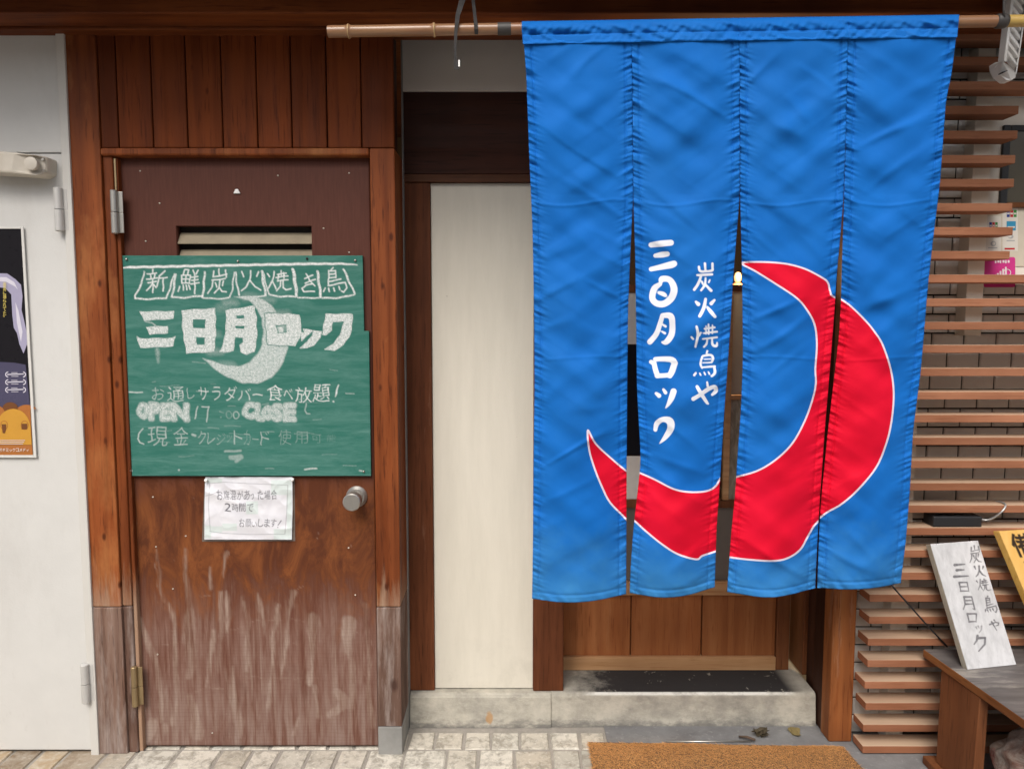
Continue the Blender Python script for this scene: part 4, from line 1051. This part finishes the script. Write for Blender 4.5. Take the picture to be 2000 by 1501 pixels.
def white_ink(ink):
    # corners of the sign in the photo -> its own 100 x 200 grid
    src = [(1817,1062),(1910,1055),(1985,1297),(1890,1307)]; dst = [(0,0),(100,0),(100,200),(0,200)]
    Am = []; bv = []
    for (x, y), (u, v) in zip(src, dst):
        Am += [[x,y,1,0,0,0,-u*x,-u*y],[0,0,0,x,y,1,-v*x,-v*y]]; bv += [u, v]
    h = np.append(np.linalg.solve(np.array(Am, float), np.array(bv, float)), 1).reshape(3, 3)
    hi = np.linalg.inv(h); q = np.c_[ink.P, np.ones(len(ink.P))] @ hi.T
    ink.P = q[:, :2] / q[:, 2:]
    z = lambda a, b: (1800 + a / 5.56, 1040 + b / 5.56)
    for ch, x0, y0, x1, y1, hw, sh in (('炭',510,140,640,325,1.25,-.16),('火',578,362,690,478,1.5,-.16),('焼',605,505,745,635,1.15,-.16),('鳥',680,690,812,870,1.25,-.16),('や',735,945,852,1060,1.3,-.1),
            ('三',345,335,500,485,2.1,-.12),('日',405,535,520,640,1.35,-.16),('月',440,690,578,835,1.5,-.2),('ロ',490,870,605,975,1.5,-.1),('ッ',590,985,660,1085,1.4,-.1),('ク',570,1120,705,1285,2.0,-.12)):
        (a, b), (c, d) = z(x0, y0), z(x1, y1)
        ink.char(ch, a, b, c, d, hw, .62 if ch == 'ッ' else .9, sh, True, 1.3)
p_bl, p_br = G(1890, 1307, zt_ + .001), G(1985, 1297, zt_ + .001)
plank_sign('wooden_sign', 'bleached white wooden sign with black brush lettering leaning on the slats', p_bl, p_br, W(1817, 1062, 2.255), W(1910, 1055, 2.268), .022, sign_mat(), wood('bleached_side', (.36,.33,.27,1), (.46,.43,.37,1), (.22,.18,.13,1), rough=.8), white_ink)
def yel_ink(ink):
    ink.glyph('備', 13, 6, 50, 40, 1, -1.1, 1.5); ink.glyph('長', 15, 47, 50, 80, 1, -1.1, 1.5); ink.glyph('炭', 15, 88, 50, 121, 1, -1.1, 1.5)
ny = NT('yellow_sign_face'); gg = ny.noise(30, 6, .6, ny.map((1,1,.1)))
ycol = ny.mix(ny.rng(gg, .3, .7), (.70,.40,.10,1), (.76,.47,.15,1)); ycol = ny.mix(ny.attr('ink'), ycol, (.03,.018,.01,1)); ny.out(ycol, .4)
plank_sign('wooden_sign', 'yellow varnished wooden sign with black lettering at the right edge', G(2062, 1300, zt_ + .001), G(2185, 1290, zt_ + .001), W(1951, 1037, 2.235), W(2058, 1031, 2.245), .026, ny.m, M['yellow_sign'], yel_ink)

# adapter box lying on a slat, with its grey lead
zs10 = .0088 + 10 * .0717 + .0255
a, b = W(1836, 1020, 2.30), W(1914, 1020, 2.30)
t = thing('adapter_box', 'black power adapter box with a grey lead lying on a slat', 'adapter', (a.x, 2.30, zs10))
box('case', a.x - .03, b.x - .002, 2.285, 2.345, zs10, zs10 + .034, M['black'], t, .004)
q = [Vector((b.x - .004, 2.30, zs10 + .024))] + [W(x, y, Y) for x, y, Y in ((1925,1015,2.295),(1940,1011,2.285),(1955,1000,2.275),(1963,990,2.278),(1962,983,2.29),(1950,979,2.32),(1934,983,2.35))]
cu = []
for i in range(len(q) - 1):
    p0, p1, p2, p3 = q[max(i-1,0)], q[i], q[i+1], q[min(i+2,len(q)-1)]
    for s_ in range(6):
        u = s_ / 6; cu.append(.5 * ((2*p1) + (p2-p0)*u + (2*p0-5*p1+4*p2-p3)*u*u + (3*p1-p0-3*p2+p3)*u**3))
m = MB(); m.tube(cu + [q[-1]], .0032, 8); obj('lead', m, M['chrome'], t, 0, True)
# black cable hanging out below the curtain
m = MB(); pts = [W(1738, 1138, 2.24), W(1748, 1150, 2.245), W(1775, 1180, 2.25), W(1805, 1214, 2.262), W(1832, 1243, 2.274), W(1850, 1262, 2.274)]
m.tube(pts, .0028, 8); tag(obj('cable', m, M['black'], None, 0, True), 'thin black cable running down from the curtain corner to the bench', 'cable')

# ------------------------------------------------------------------ doormat with real fibres
t = thing('doormat', 'orange brown coir doormat lying in front of the doorstep', 'doormat', (.67, 2.0, .004))
c4 = [Vector((.254,2.338,0)), Vector((1.083,2.312,0)), Vector((1.118,1.75,0)), Vector((.245,1.75,0))]
m = MB(); m.prism([(p_.x, p_.y, .0045) for p_ in c4], (0, 0, .008)); obj('backing', m, plain('mat_backing', (.16,.08,.035,1), .95), t)
nb = 60000
u, v = np.random.rand(nb), np.random.rand(nb) ** 1.5
px_ = (1-v)[:,None]*((1-u)[:,None]*np.array(c4[0]) + u[:,None]*np.array(c4[1])) + v[:,None]*((1-u)[:,None]*np.array(c4[3]) + u[:,None]*np.array(c4[2]))
wob = .004 * np.sin(px_[:,0] * 14) * (v < .1)
px_[:,1] += wob
an = 4.3 + np.random.randn(nb) * .7; hgt = .0015 + .0035 * np.random.rand(nb); ln = .008 + np.random.rand(nb) * .010
d = np.stack([np.cos(an), np.sin(an)], 1); wdt = .0012
P = np.zeros((nb, 3, 3)); base = px_.copy(); base[:,2] = .0115
P[:,0] = base; P[:,0,:2] += np.stack([-d[:,1], d[:,0]], 1) * wdt
P[:,1] = base; P[:,1,:2] -= np.stack([-d[:,1], d[:,0]], 1) * wdt
P[:,2] = base; P[:,2,:2] += d * ln[:,None]; P[:,2,2] += hgt
me = bpy.data.meshes.new('pile'); me.vertices.add(nb*3); me.vertices.foreach_set('co', P.reshape(-1).astype(np.float32))
me.loops.add(nb*3); me.loops.foreach_set('vertex_index', np.arange(nb*3, dtype=np.int32)); me.polygons.add(nb); me.polygons.foreach_set('loop_start', np.arange(0, nb*3, 3, dtype=np.int32))
me.update(calc_edges=True); at = me.attributes.new('tone', 'FLOAT', 'POINT'); at.data.foreach_set('value', np.repeat(np.random.rand(nb), 3).astype(np.float32)); me.materials.append(mat_mat())
link(bpy.data.objects.new('pile', me), t)

# metal rod, dry leaves by the step
m = MB(); m.tube([G(1300, 1447, .008), G(1466, 1447, .008)], .0032, 8); tag(obj('metal_rod', m, M['steel'], None, 0, True), 'thin silver rod lying between doorstep and doormat', 'rod')
def leaf(name, label, c, n, sc, mat, hgt):
    m = MB()
    for i in range(n):
        a = random.uniform(0, 6.28); r_ = random.uniform(0, sc); x, y = c.x + r_ * math.cos(a), c.y + r_ * .5 * math.sin(a); z = .006 + random.random() * hgt
        L_ = random.uniform(.008, .02); b_ = random.uniform(0, 6.28); dx, dy = math.cos(b_) * L_, math.sin(b_) * L_; w_ = L_ * .35
        m.poly([(x-dx, y-dy, z), (x - dy/L_*w_, y + dx/L_*w_, z + .006), (x+dx, y+dy, z + random.uniform(0, .012)), (x + dy/L_*w_, y - dx/L_*w_, z + .004)])
    tag(obj(name, m, mat), label, 'leaves')
leaf('leaf_clump', 'clump of dark dry leaves and twigs at the end of the silver rod', G(1487, 1440), 60, .022, plain('dead_leaf', (.09,.07,.04,1), .8, var=.5), .02)
c_ = G(1552, 1432); m = MB()
m.poly([(c_.x + .018 * (1 + .25 * math.sin(5 * a_)) * math.cos(a_), c_.y + .03 * (1 + .2 * math.cos(4 * a_)) * math.sin(a_), .009 + .005 * math.sin(3 * a_)) for a_ in [k_ * .3 for k_ in range(21)]])
o = obj('fallen_leaf', m, plain('yellow_leaf', (.26,.20,.08,1), .7, var=.4)); tag(o, 'single yellowish fallen leaf near the entrance post', 'leaf')
o.modifiers.new('solid', 'SOLIDIFY').thickness = .0008
m = MB(); a = G(1443, 1437, .012); b = G(1475, 1444, .018); m.tube([a, (a + b) / 2 + Vector((0, 0, .004)), b], [.003, .0045, .004], 8)
tag(obj('twig', m, plain('twig_bark', (.10,.065,.045,1), .8), None, 0, True), 'short brown twig beside the dark leaf clump', 'twig')

# ------------------------------------------------------------------ bamboo pole and its ties
YQ = 1.95
def pole_c(px): return W(px, 62 - (px - 640) * .0155, YQ)
t = thing('bamboo_pole', 'brown bamboo pole carrying the blue curtain under the eaves', 'pole', pole_c(1300))
m = MB(); pts = []; rad = []
nodes = [681, 847, 2060]
def add(px, r): pts.append(pole_c(px)); rad.append(r)
add(641, .0146)
for nx in nodes:
    for dx, r in ((-8, .0147), (-3, .0152), (-1, .0172), (1.5, .0176), (3, .0155), (6, .0143), (40, .0142)): add(nx + dx, r)
add(2200, .0143)
m.tube(pts, rad, 28); obj('cane', m, bamboo_mat(), t, 0, True, 50)
m = MB(); m.tube([pole_c(972), pole_c(998)], .0156, 24); obj('tape_wrap', m, M['tape'], t, 0, True, 40)
for nx in (681, 848):
    m = MB(); m.tube([pole_c(nx - 2.2), pole_c(nx), pole_c(nx + 2.2)], [.0158, .0180, .0158], 24); obj('node_ring', m, plain('node_pale', (.55,.38,.18,1), .5, var=.3), t, 0, True)
def ribbon(name, label, pts, wd, mat, th=.0016, group=None):
    m = MB()
    for (a, wa), (b, wb) in zip(zip(pts[:-1], wd[:-1]), zip(pts[1:], wd[1:])):
        n = Vector((1, 0, 0)); y_ = Vector((0, th, 0))
        m.hexa([b - n*wb, b + n*wb, b + n*wb + y_, b - n*wb + y_, a - n*wa, a + n*wa, a + n*wa + y_, a - n*wa + y_])
    bm_ = obj(name, m, mat, None, 0)
    return tag(bm_, label, 'strap', group)
r_ = .0165
ribbon('hanging_strap', 'long black webbing strap hanging in front of the bamboo pole with a loose end', [W(913, -60, YQ - .012), W(903, 0, YQ - .018), W(894, 30, YQ - .022), W(890.5, 60, YQ - .023), W(889, 90, YQ - .022), W(889.5, 118, YQ - .022), W(891.5, 130, YQ - .022), W(891.5, 136, YQ - .022)], [.0075,.0078,.0058,.0042,.0034,.0040,.0068,.0055], M['strap'])
m = MB(); q = W(896, 124, YQ - .0225); m.box(q.x - .001, q.x + .0028, q.y - .0008, q.y + .0012, q.z - .008, q.z + .008); o = obj('strap_tip', m, M['white_plastic']); tag(o, 'tiny white plastic tip at the loose end of the black strap', 'clip')
pc = pole_c(930)
ribbon('tie_strap', 'short black strap looped round the bamboo pole right of the hanging strap', [W(921, -60, YQ - .004), W(924, 0, YQ - .004), W(928, 36, YQ - .012), pc + Vector((0, -r_, .006)), pc + Vector((.0006, -r_, -.006)), pc + Vector((.001, -.010, -.016))], [.0042,.0042,.0042,.0048,.005,.0045], M['strap'])
m = MB(); pc = pole_c(1954); m.tube([pole_c(1944), pole_c(1948), pole_c(1960), pole_c(1966)], [.0155, .0178, .0178, .0155], 20); m.tube([pc + Vector((0, -.014, 0)), pc + Vector((-.006, -.02, .02)), pc + Vector((-.006, -.01, .2))], .003, 8)
tag(obj('cord_binding', m, M['tape'], None, 0, True), 'dark cord binding the right end of the bamboo pole', 'cord')

# ------------------------------------------------------------------ white slotted fixture hanging behind the pole, upper right
YX = 2.06
t = thing('vent_fixture', 'white plastic slotted fixture hanging behind the right end of the pole', 'fixture', W(1968, 140, YX))
def wx(px, py, dy=0): return W(px, py, YX + dy)
sh = lambda y: (132 - y) * .115        # it leans: further right at the top
zlist = (-90, 122)
m = MB()
def ringp(y): return [wx(1947 + sh(y), y, .02), wx(1960 + sh(y), y - 1, -.012), wx(1964 + sh(y), y, -.013), wx(1966 + sh(y), y, .0)]
a, b = ringp(-90), ringp(121); m.hexa([b[0], b[1], b[2], b[3], a[0], a[1], a[2], a[3]]); obj('left_rail', m, M['white_plastic'], t, .002)
m = MB(); q0 = [wx(1966 + sh(-90), -90, .006), wx(1995 + sh(-90), -90, .03), wx(1995 + sh(-90), -90, .05), wx(1966 + sh(-90), -90, .05)]; q1 = [wx(1966 + sh(135), 121, .006), wx(1985, 146, .03), wx(1985, 146, .05), wx(1966 + sh(135), 121, .05)]
m.hexa(q1 + q0); obj('back_tray', m, M['end_cap'], t, .001)
m = MB(); a0 = [wx(1984 + sh(145), 148, -.0), wx(1988 + sh(145), 140, .0), wx(1988 + sh(145), 140, .04), wx(1984 + sh(145), 148, .04)]; a1 = [wx(1992 + sh(-90), -90, .0), wx(1996 + sh(-90), -90, .0), wx(1996 + sh(-90), -90, .04), wx(1992 + sh(-90), -90, .04)]
m.hexa(a0 + a1); obj('right_rail', m, M['white_plastic'], t, .0015)
for i in range(12):
    y = 96 - i * 17.5
    m = MB(); x0_, x1_ = 1964 + sh(y), 1986 + sh(y + 30)
    p4 = [wx(x0_, y, -.012), wx(x1_, y + 26, -.002), wx(x1_, y + 34, -.002), wx(x0_, y + 9, -.012)]
    m.prism(p4, (0, .012, 0)); obj('louvre', m, M['white_plastic'], t, .001)
m = MB(); fr_ = [wx(1945, 121, .02), wx(1958, 119, -.012), wx(1972, 128, -.013), wx(1984, 142, -.003), wx(1984.5, 151, .0), wx(1976, 157, .004), wx(1966, 157, .008), wx(1953, 147, .015), wx(1946, 133, .02)]
m.prism(fr_, (0, .03, 0)); obj('end_cap', m, M['end_cap'], t, .002)
m = MB(); m.prism([wx(1959, 140, -.0115), wx(1968, 137, -.0115), wx(1968, 138.5, -.0115), wx(1960, 142, -.0115)], (0, .02, 0)); obj('slot', m, M['black'], t)

# ------------------------------------------------------------------ the noren
t = thing('noren_curtain', 'blue split shop curtain with red crescent and white lettering on the bamboo pole', 'curtain', pole_c(1440))
CM = cloth_mat()
YTOP, YBOT = 1.936, 2.085
def ybase(q): return YTOP + (YBOT - YTOP) * np.clip((q - 80) / 1080, 0, 1.1)
tilt = lambda q: np.interp(q, [0, 110, 400, 2000], [1, 1, 0, 0])
panels = [
 dict(L=[(41,1020),(83,1023),(150,1028),(300,1033.5),(450,1040),(600,1043),(750,1044),(900,1042),(1050,1041),(1180,1039)],
      R=[(41,1233),(150,1235),(390,1236.6),(500,1231),(600,1227),(700,1225.6),(900,1224),(1050,1223.5),(1180,1223)],
      B=[(0,1168),(.33,1177),(.65,1174),(1,1159)]),
 dict(L=[(41,1233),(150,1235),(390,1237),(500,1240.5),(600,1242),(760,1244),(896,1251.5),(936,1248),(980,1243),(1020,1238),(1100,1232),(1180,1228.5)],
      R=[(41,1443),(150,1445),(385,1444.8),(450,1439.5),(550,1431.5),(640,1426.5),(720,1421),(800,1415),(880,1410),(960,1405),(1024,1400),(1160,1395.5)],
      B=[(0,1157),(.38,1168),(.68,1163),(1,1145)]),
 dict(L=[(41,1443),(150,1445),(385,1445.5),(500,1448.5),(600,1450),(700,1451),(800,1447),(880,1441),(960,1436),(1040,1428),(1160,1419.5)],
      R=[(41,1657),(200,1654),(382,1648),(450,1642.5),(540,1634),(600,1630.5),(720,1621),(840,1611),(960,1602.5),(1020,1598.5),(1160,1591.5)],
      B=[(0,1155),(.45,1168),(.7,1162),(1,1147)]),
 dict(L=[(41,1657),(200,1654),(382,1648.5),(495,1645),(585,1642.5),(650,1639),(720,1631),(840,1617),(960,1605),(1020,1600.5),(1160,1595.5)],
      R=[(41,1871.5),(83,1868),(160,1858),(200,1848),(360,1836),(450,1824.5),(562,1812),(648,1805),(720,1799),(840,1783.5),(960,1777),(1060,1769),(1160,1756)],
      B=[(0,1147),(.4,1151.5),(.75,1147),(1,1137)]),
]
moon = [
 [(1148,839),(1164,866),(1196,896),(1225,920),(1260,945),(1260,1060),(1222,1013),(1192,982),(1176,952),(1160,912),(1150,876)],
 [(1200,905),(1248,922),(1280,936),(1316,954),(1348,960),(1380,958),(1398,948),(1409,930),(1450,880),(1450,1060),(1396,1077),(1372,1085),(1360,1092),(1324,1082),(1292,1062),(1260,1036),(1238,1016),(1200,985)],
 [(1448,514),(1481,511),(1531,514),(1571,524),(1603,540),(1617,551),(1622,569),(1630,580),(1680,600),(1680,950),(1640,990),(1598,1018),(1580,1044),(1564,1072),(1540,1089),(1512,1095),(1468,1093),(1426,1088),(1380,1080),(1380,945),(1440,930),(1480,918),(1516,896),(1548,864),(1572,820),(1587,778),(1593,748),(1592,720),(1595,672),(1590,632),(1572,600),(1553,580),(1517,556),(1477,531)],
 [(1600,560),(1643,584),(1666,601),(1693,628),(1709,648),(1724,672),(1740,720),(1746,768),(1742,820),(1732,864),(1712,912),(1676,956),(1644,984),(1616,1000),(1600,1012),(1560,1040),(1560,560)],
]
def rounded(p, n=5):           # Catmull-Rom through the traced points
    p = np.array(p, float); out = []
    for i in range(len(p)):
        p0, p1, p2, p3 = p[i-1], p[i], p[(i+1) % len(p)], p[(i+2) % len(p)]
        if max(np.hypot(*(p2-p1)), 1) > 70 or np.hypot(*(p1-p0)) > 70 or np.hypot(*(p3-p2)) > 70: out.append(p1); continue
        for k_ in range(n):
            u = k_ / n; out.append(.5 * (2*p1 + (p2-p0)*u + (2*p0-5*p1+4*p2-p3)*u*u + (3*p1-p0-3*p2+p3)*u**3))
    return np.array(out)
LET = [
 [(215,235,15),(270,228,18),(332,222,17)], [(240,298,12),(280,292,17),(310,288,15)], [(215,377,13),(270,365,16),(330,352,20),(350,345,18)],
 [(268,465,12),(235,490,18),(222,545,18),(245,576,18),(290,580,19),(335,545,20),(350,490,20),(325,440,17),(280,434,17),(272,455,10)], [(262,515,10),(285,522,13),(298,530,11)],
 [(285,648,14),(330,652,18),(340,700,17),(335,760,18),(305,803,16),(280,805,6)], [(282,648,13),(265,705,14),(245,758,15),(208,803,16)], [(280,700,5),(300,712,8)], [(278,742,5),(296,752,8)],
 [(215,920,12),(236,930,12)], [(240,905,13),(290,903,15),(338,908,17),(356,928,16)], [(233,932,14),(242,970,15),(252,998,15)], [(352,932,18),(338,975,18),(325,1000,16)], [(250,1002,14),(290,1000,13),(330,996,13)],
 [(245,1105,9),(262,1118,13)], [(288,1082,8),(300,1100,11)], [(347,1093,18),(335,1130,17),(318,1165,11),(300,1192,3)],
 [(240,1318,11),(250,1280,15),(285,1257,15),(325,1268,22),(330,1310,20),(300,1360,14),(265,1398,3)],
 [(496,363,7),(503,388,7),(540,390,6),(573,385,7)], [(531,343,7),(534,386,6)], [(575,344,7),(576,382,7)], [(485,412,6),(530,410,7),(573,407,7)], [(507,422,7),(490,465,8),(468,497,8)], [(513,448,5),(518,463,6)], [(560,440,5),(553,455,5)], [(535,428,5),(530,468,7),(508,502,6)], [(535,468,6),(555,490,8),(567,502,9)],
 [(478,568,7),(492,582,12)], [(587,558,7),(568,578,11)], [(535,552,8),(528,590,10),(515,625,10),(500,652,9)], [(545,600,7),(565,625,11),(590,655,9)],
 [(482,713,7),(490,760,8),(475,832,6)], [(452,775,6),(462,786,6)], [(508,748,5),(498,765,6)], [(552,700,5),(553,758,5)], [(528,726,5),(588,718,6)], [(524,752,5),(602,743,6)], [(537,710,4),(537,757,4)], [(575,704,4),(575,755,4)], [(518,786,5),(602,776,6)], [(545,785,5),(540,815,6),(525,832,6)], [(573,785,5),(576,820,7),(598,826,8),(603,806,4)],
 [(545,856,6),(540,872,5)], [(515,890,6),(505,930,6),(514,955,6)], [(520,885,6),(565,880,7),(579,900,7),(570,922,6)], [(528,905,4),(566,903,4)], [(520,926,4),(568,923,5)], [(518,952,5),(560,948,6),(590,946,6)], [(586,950,7),(589,985,8),(570,1004,6)], [(478,985,6),(468,998,7)], [(500,985,4),(506,998,5)], [(526,980,4),(533,995,5)], [(551,978,4),(558,992,5)],
 [(485,1065,9),(505,1100,11),(540,1155,9),(551,1166,4)], [(463,1137,12),(500,1115,11),(550,1080,12),(588,1066,11),(595,1090,12),(574,1112,8)], [(544,1038,5),(547,1060,7)],
]
LET = [[(1200 + a / 3.003, 400 + b / 3.003, c / 3.003) for a, b, c in st] for st in LET]
def smooth(st):
    if len(st) < 3: return st
    p = np.array(st); out = []
    for i in range(len(p) - 1):
        p0, p1, p2, p3 = p[max(i-1,0)], p[i], p[i+1], p[min(i+2,len(p)-1)]
        for k_ in range(4):
            u = k_ / 4; out.append(.5 * (2*p1 + (p2-p0)*u + (2*p0-5*p1+4*p2-p3)*u*u + (3*p1-p0-3*p2+p3)*u**3))
    return [tuple(q) for q in out] + [tuple(p[-1])]
def nz(x, y, z=0.): return mnoise.noise((x, y, z))
for pi, pn in enumerate(panels):
    nr, nc = 500, 104
    un = np.linspace(0, 1, nc); un = .5 * un + .5 * (.5 - .5 * np.cos(np.pi * un))
    s = np.linspace(0, 1, nr)
    Bq = np.interp(un, [b[0] for b in pn['B']], [b[1] for b in pn['B']])
    # smooth the hem curve
    Bq = np.convolve(np.pad(Bq, 12, mode='edge'), np.ones(25) / 25, 'valid')
    q0 = 70.0
    Q = q0 + s[:,None] * (Bq - q0)[None,:]
    Lx = lerp(Q, pn['L']); Rx = lerp(Q, pn['R'])
    Lx = np.apply_along_axis(lambda c_: np.convolve(np.pad(c_, 10, mode='edge'), np.ones(21)/21, 'valid'), 0, Lx); Rx = np.apply_along_axis(lambda c_: np.convolve(np.pad(c_, 10, mode='edge'), np.ones(21)/21, 'valid'), 0, Rx)
    U = np.repeat(un[None,:], nr, 0)
    PX = Lx + U * (Rx - Lx)
    PY = Q - .0141 * (PX - 1020) * tilt(Q)
    mn = Ink(PX, PY); mn.sd[:] = 60
    rp = rounded(moon[pi]); dd = sd_segs(mn.P, rp, np.roll(rp, -1, 0)); moon_sd = dd.reshape(PX.shape)
    lt = Ink(PX, PY)
    if pi == 1:
        for st in LET: lt.stroke(smooth(st))
    let_sd = lt.sd.reshape(PX.shape)
    # relief of the cloth, metres towards the street
    D = np.zeros(PX.shape)
    low = np.clip((PY - 380) / 780, 0, 1)
    D += .034 * np.sin(np.pi * U) * low ** .8 + .006 * np.sin(np.pi * U)
    D += (.010 if pi % 2 else -.004) * low * (U - .5)
    wid = (Rx - Lx)
    eL, eR = U * wid, (1 - U) * wid
    for e, ph in ((eL, 1.3 + pi), (eR, 4.1 + pi)):
        win = np.exp(-(e / 19) ** 2)
        s1 = np.zeros(PX.shape)
        for i in range(nr):
            for j in range(nc):
                if win[i, j] > .02:
                    s1[i, j] = nz(PY[i,j] * .085 - e[i,j] * .050, e[i,j] * .012, ph * 5) + .9 * nz(PY[i,j] * .20 - e[i,j] * .08, e[i,j] * .03, ph * 9)
        D += .0062 * s1 * win * np.clip((Q - 78) / 40, .15, 1)
        D += .0016 * np.exp(-((e - 3) / 3.0) ** 2) - .0030 * np.exp(-((e - 13.5) / 1.9) ** 2) + .0010 * np.exp(-((e - 8) / 3.5) ** 2)
    F1 = np.zeros(PX.shape)
    for i in range(nr):
        for j in range(nc):
            x, y = PX[i,j], PY[i,j]
            u_ = U[i,j]
            nA, dA = -.55 * x + .83 * y, .83 * x + .55 * y      # folds falling away from the left seam
            nB, dB = .55 * x + .83 * y, -.83 * x + .55 * y      # and from the right seam
            fa = nz(nA * .0125, dA * .0042, pi * 3.7) + .55 * nz(nA * .027, dA * .0075, 21 + pi)
            fb = nz(nB * .0125, dB * .0042, 9 + pi * 5.1) + .55 * nz(nB * .027, dB * .0075, 43 + pi)
            a4 = nz(x * .006, y * .004, 60 + pi)
            r1 = nz(nA * .016, dA * .0036, 70 + pi * 2); r2 = nz(nB * .016, dB * .0036, 90 + pi * 2)
            F1[i,j] = .0180 * (fa * (1 - u_) ** .7 + fb * u_ ** .7) + .0044 * math.exp(-(r1 / .16) ** 2) * max(0, .3 + 2.2 * a4) + .0040 * math.exp(-(r2 / .15) ** 2) * max(0, .2 - 2.4 * a4)
    D += F1 * np.clip((Q - 75) / 90, .05, 1) * (np.sin(np.pi * np.clip(U, .04, .96)) ** .5)
    D += .0016 * np.exp(-((PY - 396 - 6 * np.sin(PX * .03)) / 3) ** 2) + .0012 * np.exp(-((PY - 700 - 4 * np.sin(PX * .02)) / 3) ** 2)
    # hem at the bottom
    hb = (Bq[None,:] - Q)
    hw_ = np.exp(-(hb / 18) ** 2)
    hr = np.zeros(PX.shape)
    for i in range(int(nr * .93), nr):
        for j in range(nc): hr[i,j] = nz(PX[i,j] * .07 + hb[i,j] * .05, hb[i,j] * .03, 77 + pi)
    D += .0045 * hr * hw_ - .0030 * np.exp(-((hb - 14) / 2.2) ** 2)
    # pulls from the tops of the slits
    for sx, sy in ((1237, 385), (1445, 383), (1648, 380)):
        for sg in (-1, 1):
            dx, dy = (PX - sx) * sg, PY - sy
            along = (dx * .8 + dy * .6); across = (-dx * .6 + dy * .8)
            D += .0050 * np.exp(-(across / 14) ** 2) * np.clip(along / 20, 0, 1) * np.exp(-np.clip(along, 0, None) / 70) * (dx > 0)
    Yv = ybase(Q) - D
    vv = 750.5 - PY; tt = Yv / (F * CP + vv * SP)
    grid('cloth_panel', np.stack([(PX - 1000) * tt, Yv, H + tt * (-F * SP + vv * CP)], -1), {'moon': np.clip(moon_sd, -40, 40), 'letter': let_sd}, CM, t, .0009)
# sleeve round the pole
nr, nc = 40, 420
px_l = np.linspace(1019, 1872.5, nc)
ctr = 62 - (px_l - 640) * .0155
qs = np.concatenate([np.linspace(-14.5, 10, 22), np.linspace(12, 30, 18)])
PX = np.repeat(px_l[None,:], nr, 0); PY = ctr[None,:] + qs[:,None] * np.ones(nc)[None,:]
PX = PX - np.clip(qs, -14, 30)[:,None] * .09 * np.clip((px_l - 1800) / 70, 0, 1)[None,:] + np.clip(qs, 0, 30)[:,None] * .08 * np.clip((1060 - px_l) / 40, 0, 1)[None,:]
r_px = np.clip(np.abs(qs) / 14.6, 0, 1)
prof = np.where(qs < 0, .0215 * np.sqrt(np.clip(1 - r_px ** 2, 0, 1)), .0215 * np.sqrt(np.clip(1 - (r_px * .82) ** 2, 0, 1)))
prof = np.where(qs > 12, np.interp(qs, [12, 30], [prof[21], .0215]), prof)
D = np.repeat(prof[:,None], nc, 1)
for i in range(nr):
    for j in range(nc):
        kq = np.clip((qs[i] + 12) / 14, 0, 1) * np.clip((31 - qs[i]) / 6, .15, 1)
        D[i,j] += kq * (.0085 * nz(px_l[j] * .030 - qs[i] * .05, qs[i] * .03, 91) + .0040 * nz(px_l[j] * .09 + qs[i] * .06, qs[i] * .03, 17))
for sx in (1233, 1443, 1657): D += (.0012 * np.exp(-((px_l - sx) / 9) ** 2) - .0028 * np.exp(-((px_l - sx) / 1.6) ** 2))[None,:]
D += (.0014 * np.exp(-((qs - 27) / 2.0) ** 2))[:,None]
Yv = 1.950 - D
vv = 750.5 - PY; tt = Yv / (F * CP + vv * SP)
far = np.full(PX.shape, 40.)
grid('pole_sleeve', np.stack([(PX - 1000) * tt, Yv, H + tt * (-F * SP + vv * CP)], -1), {'moon': far, 'letter': far}, CM, t, .0009)
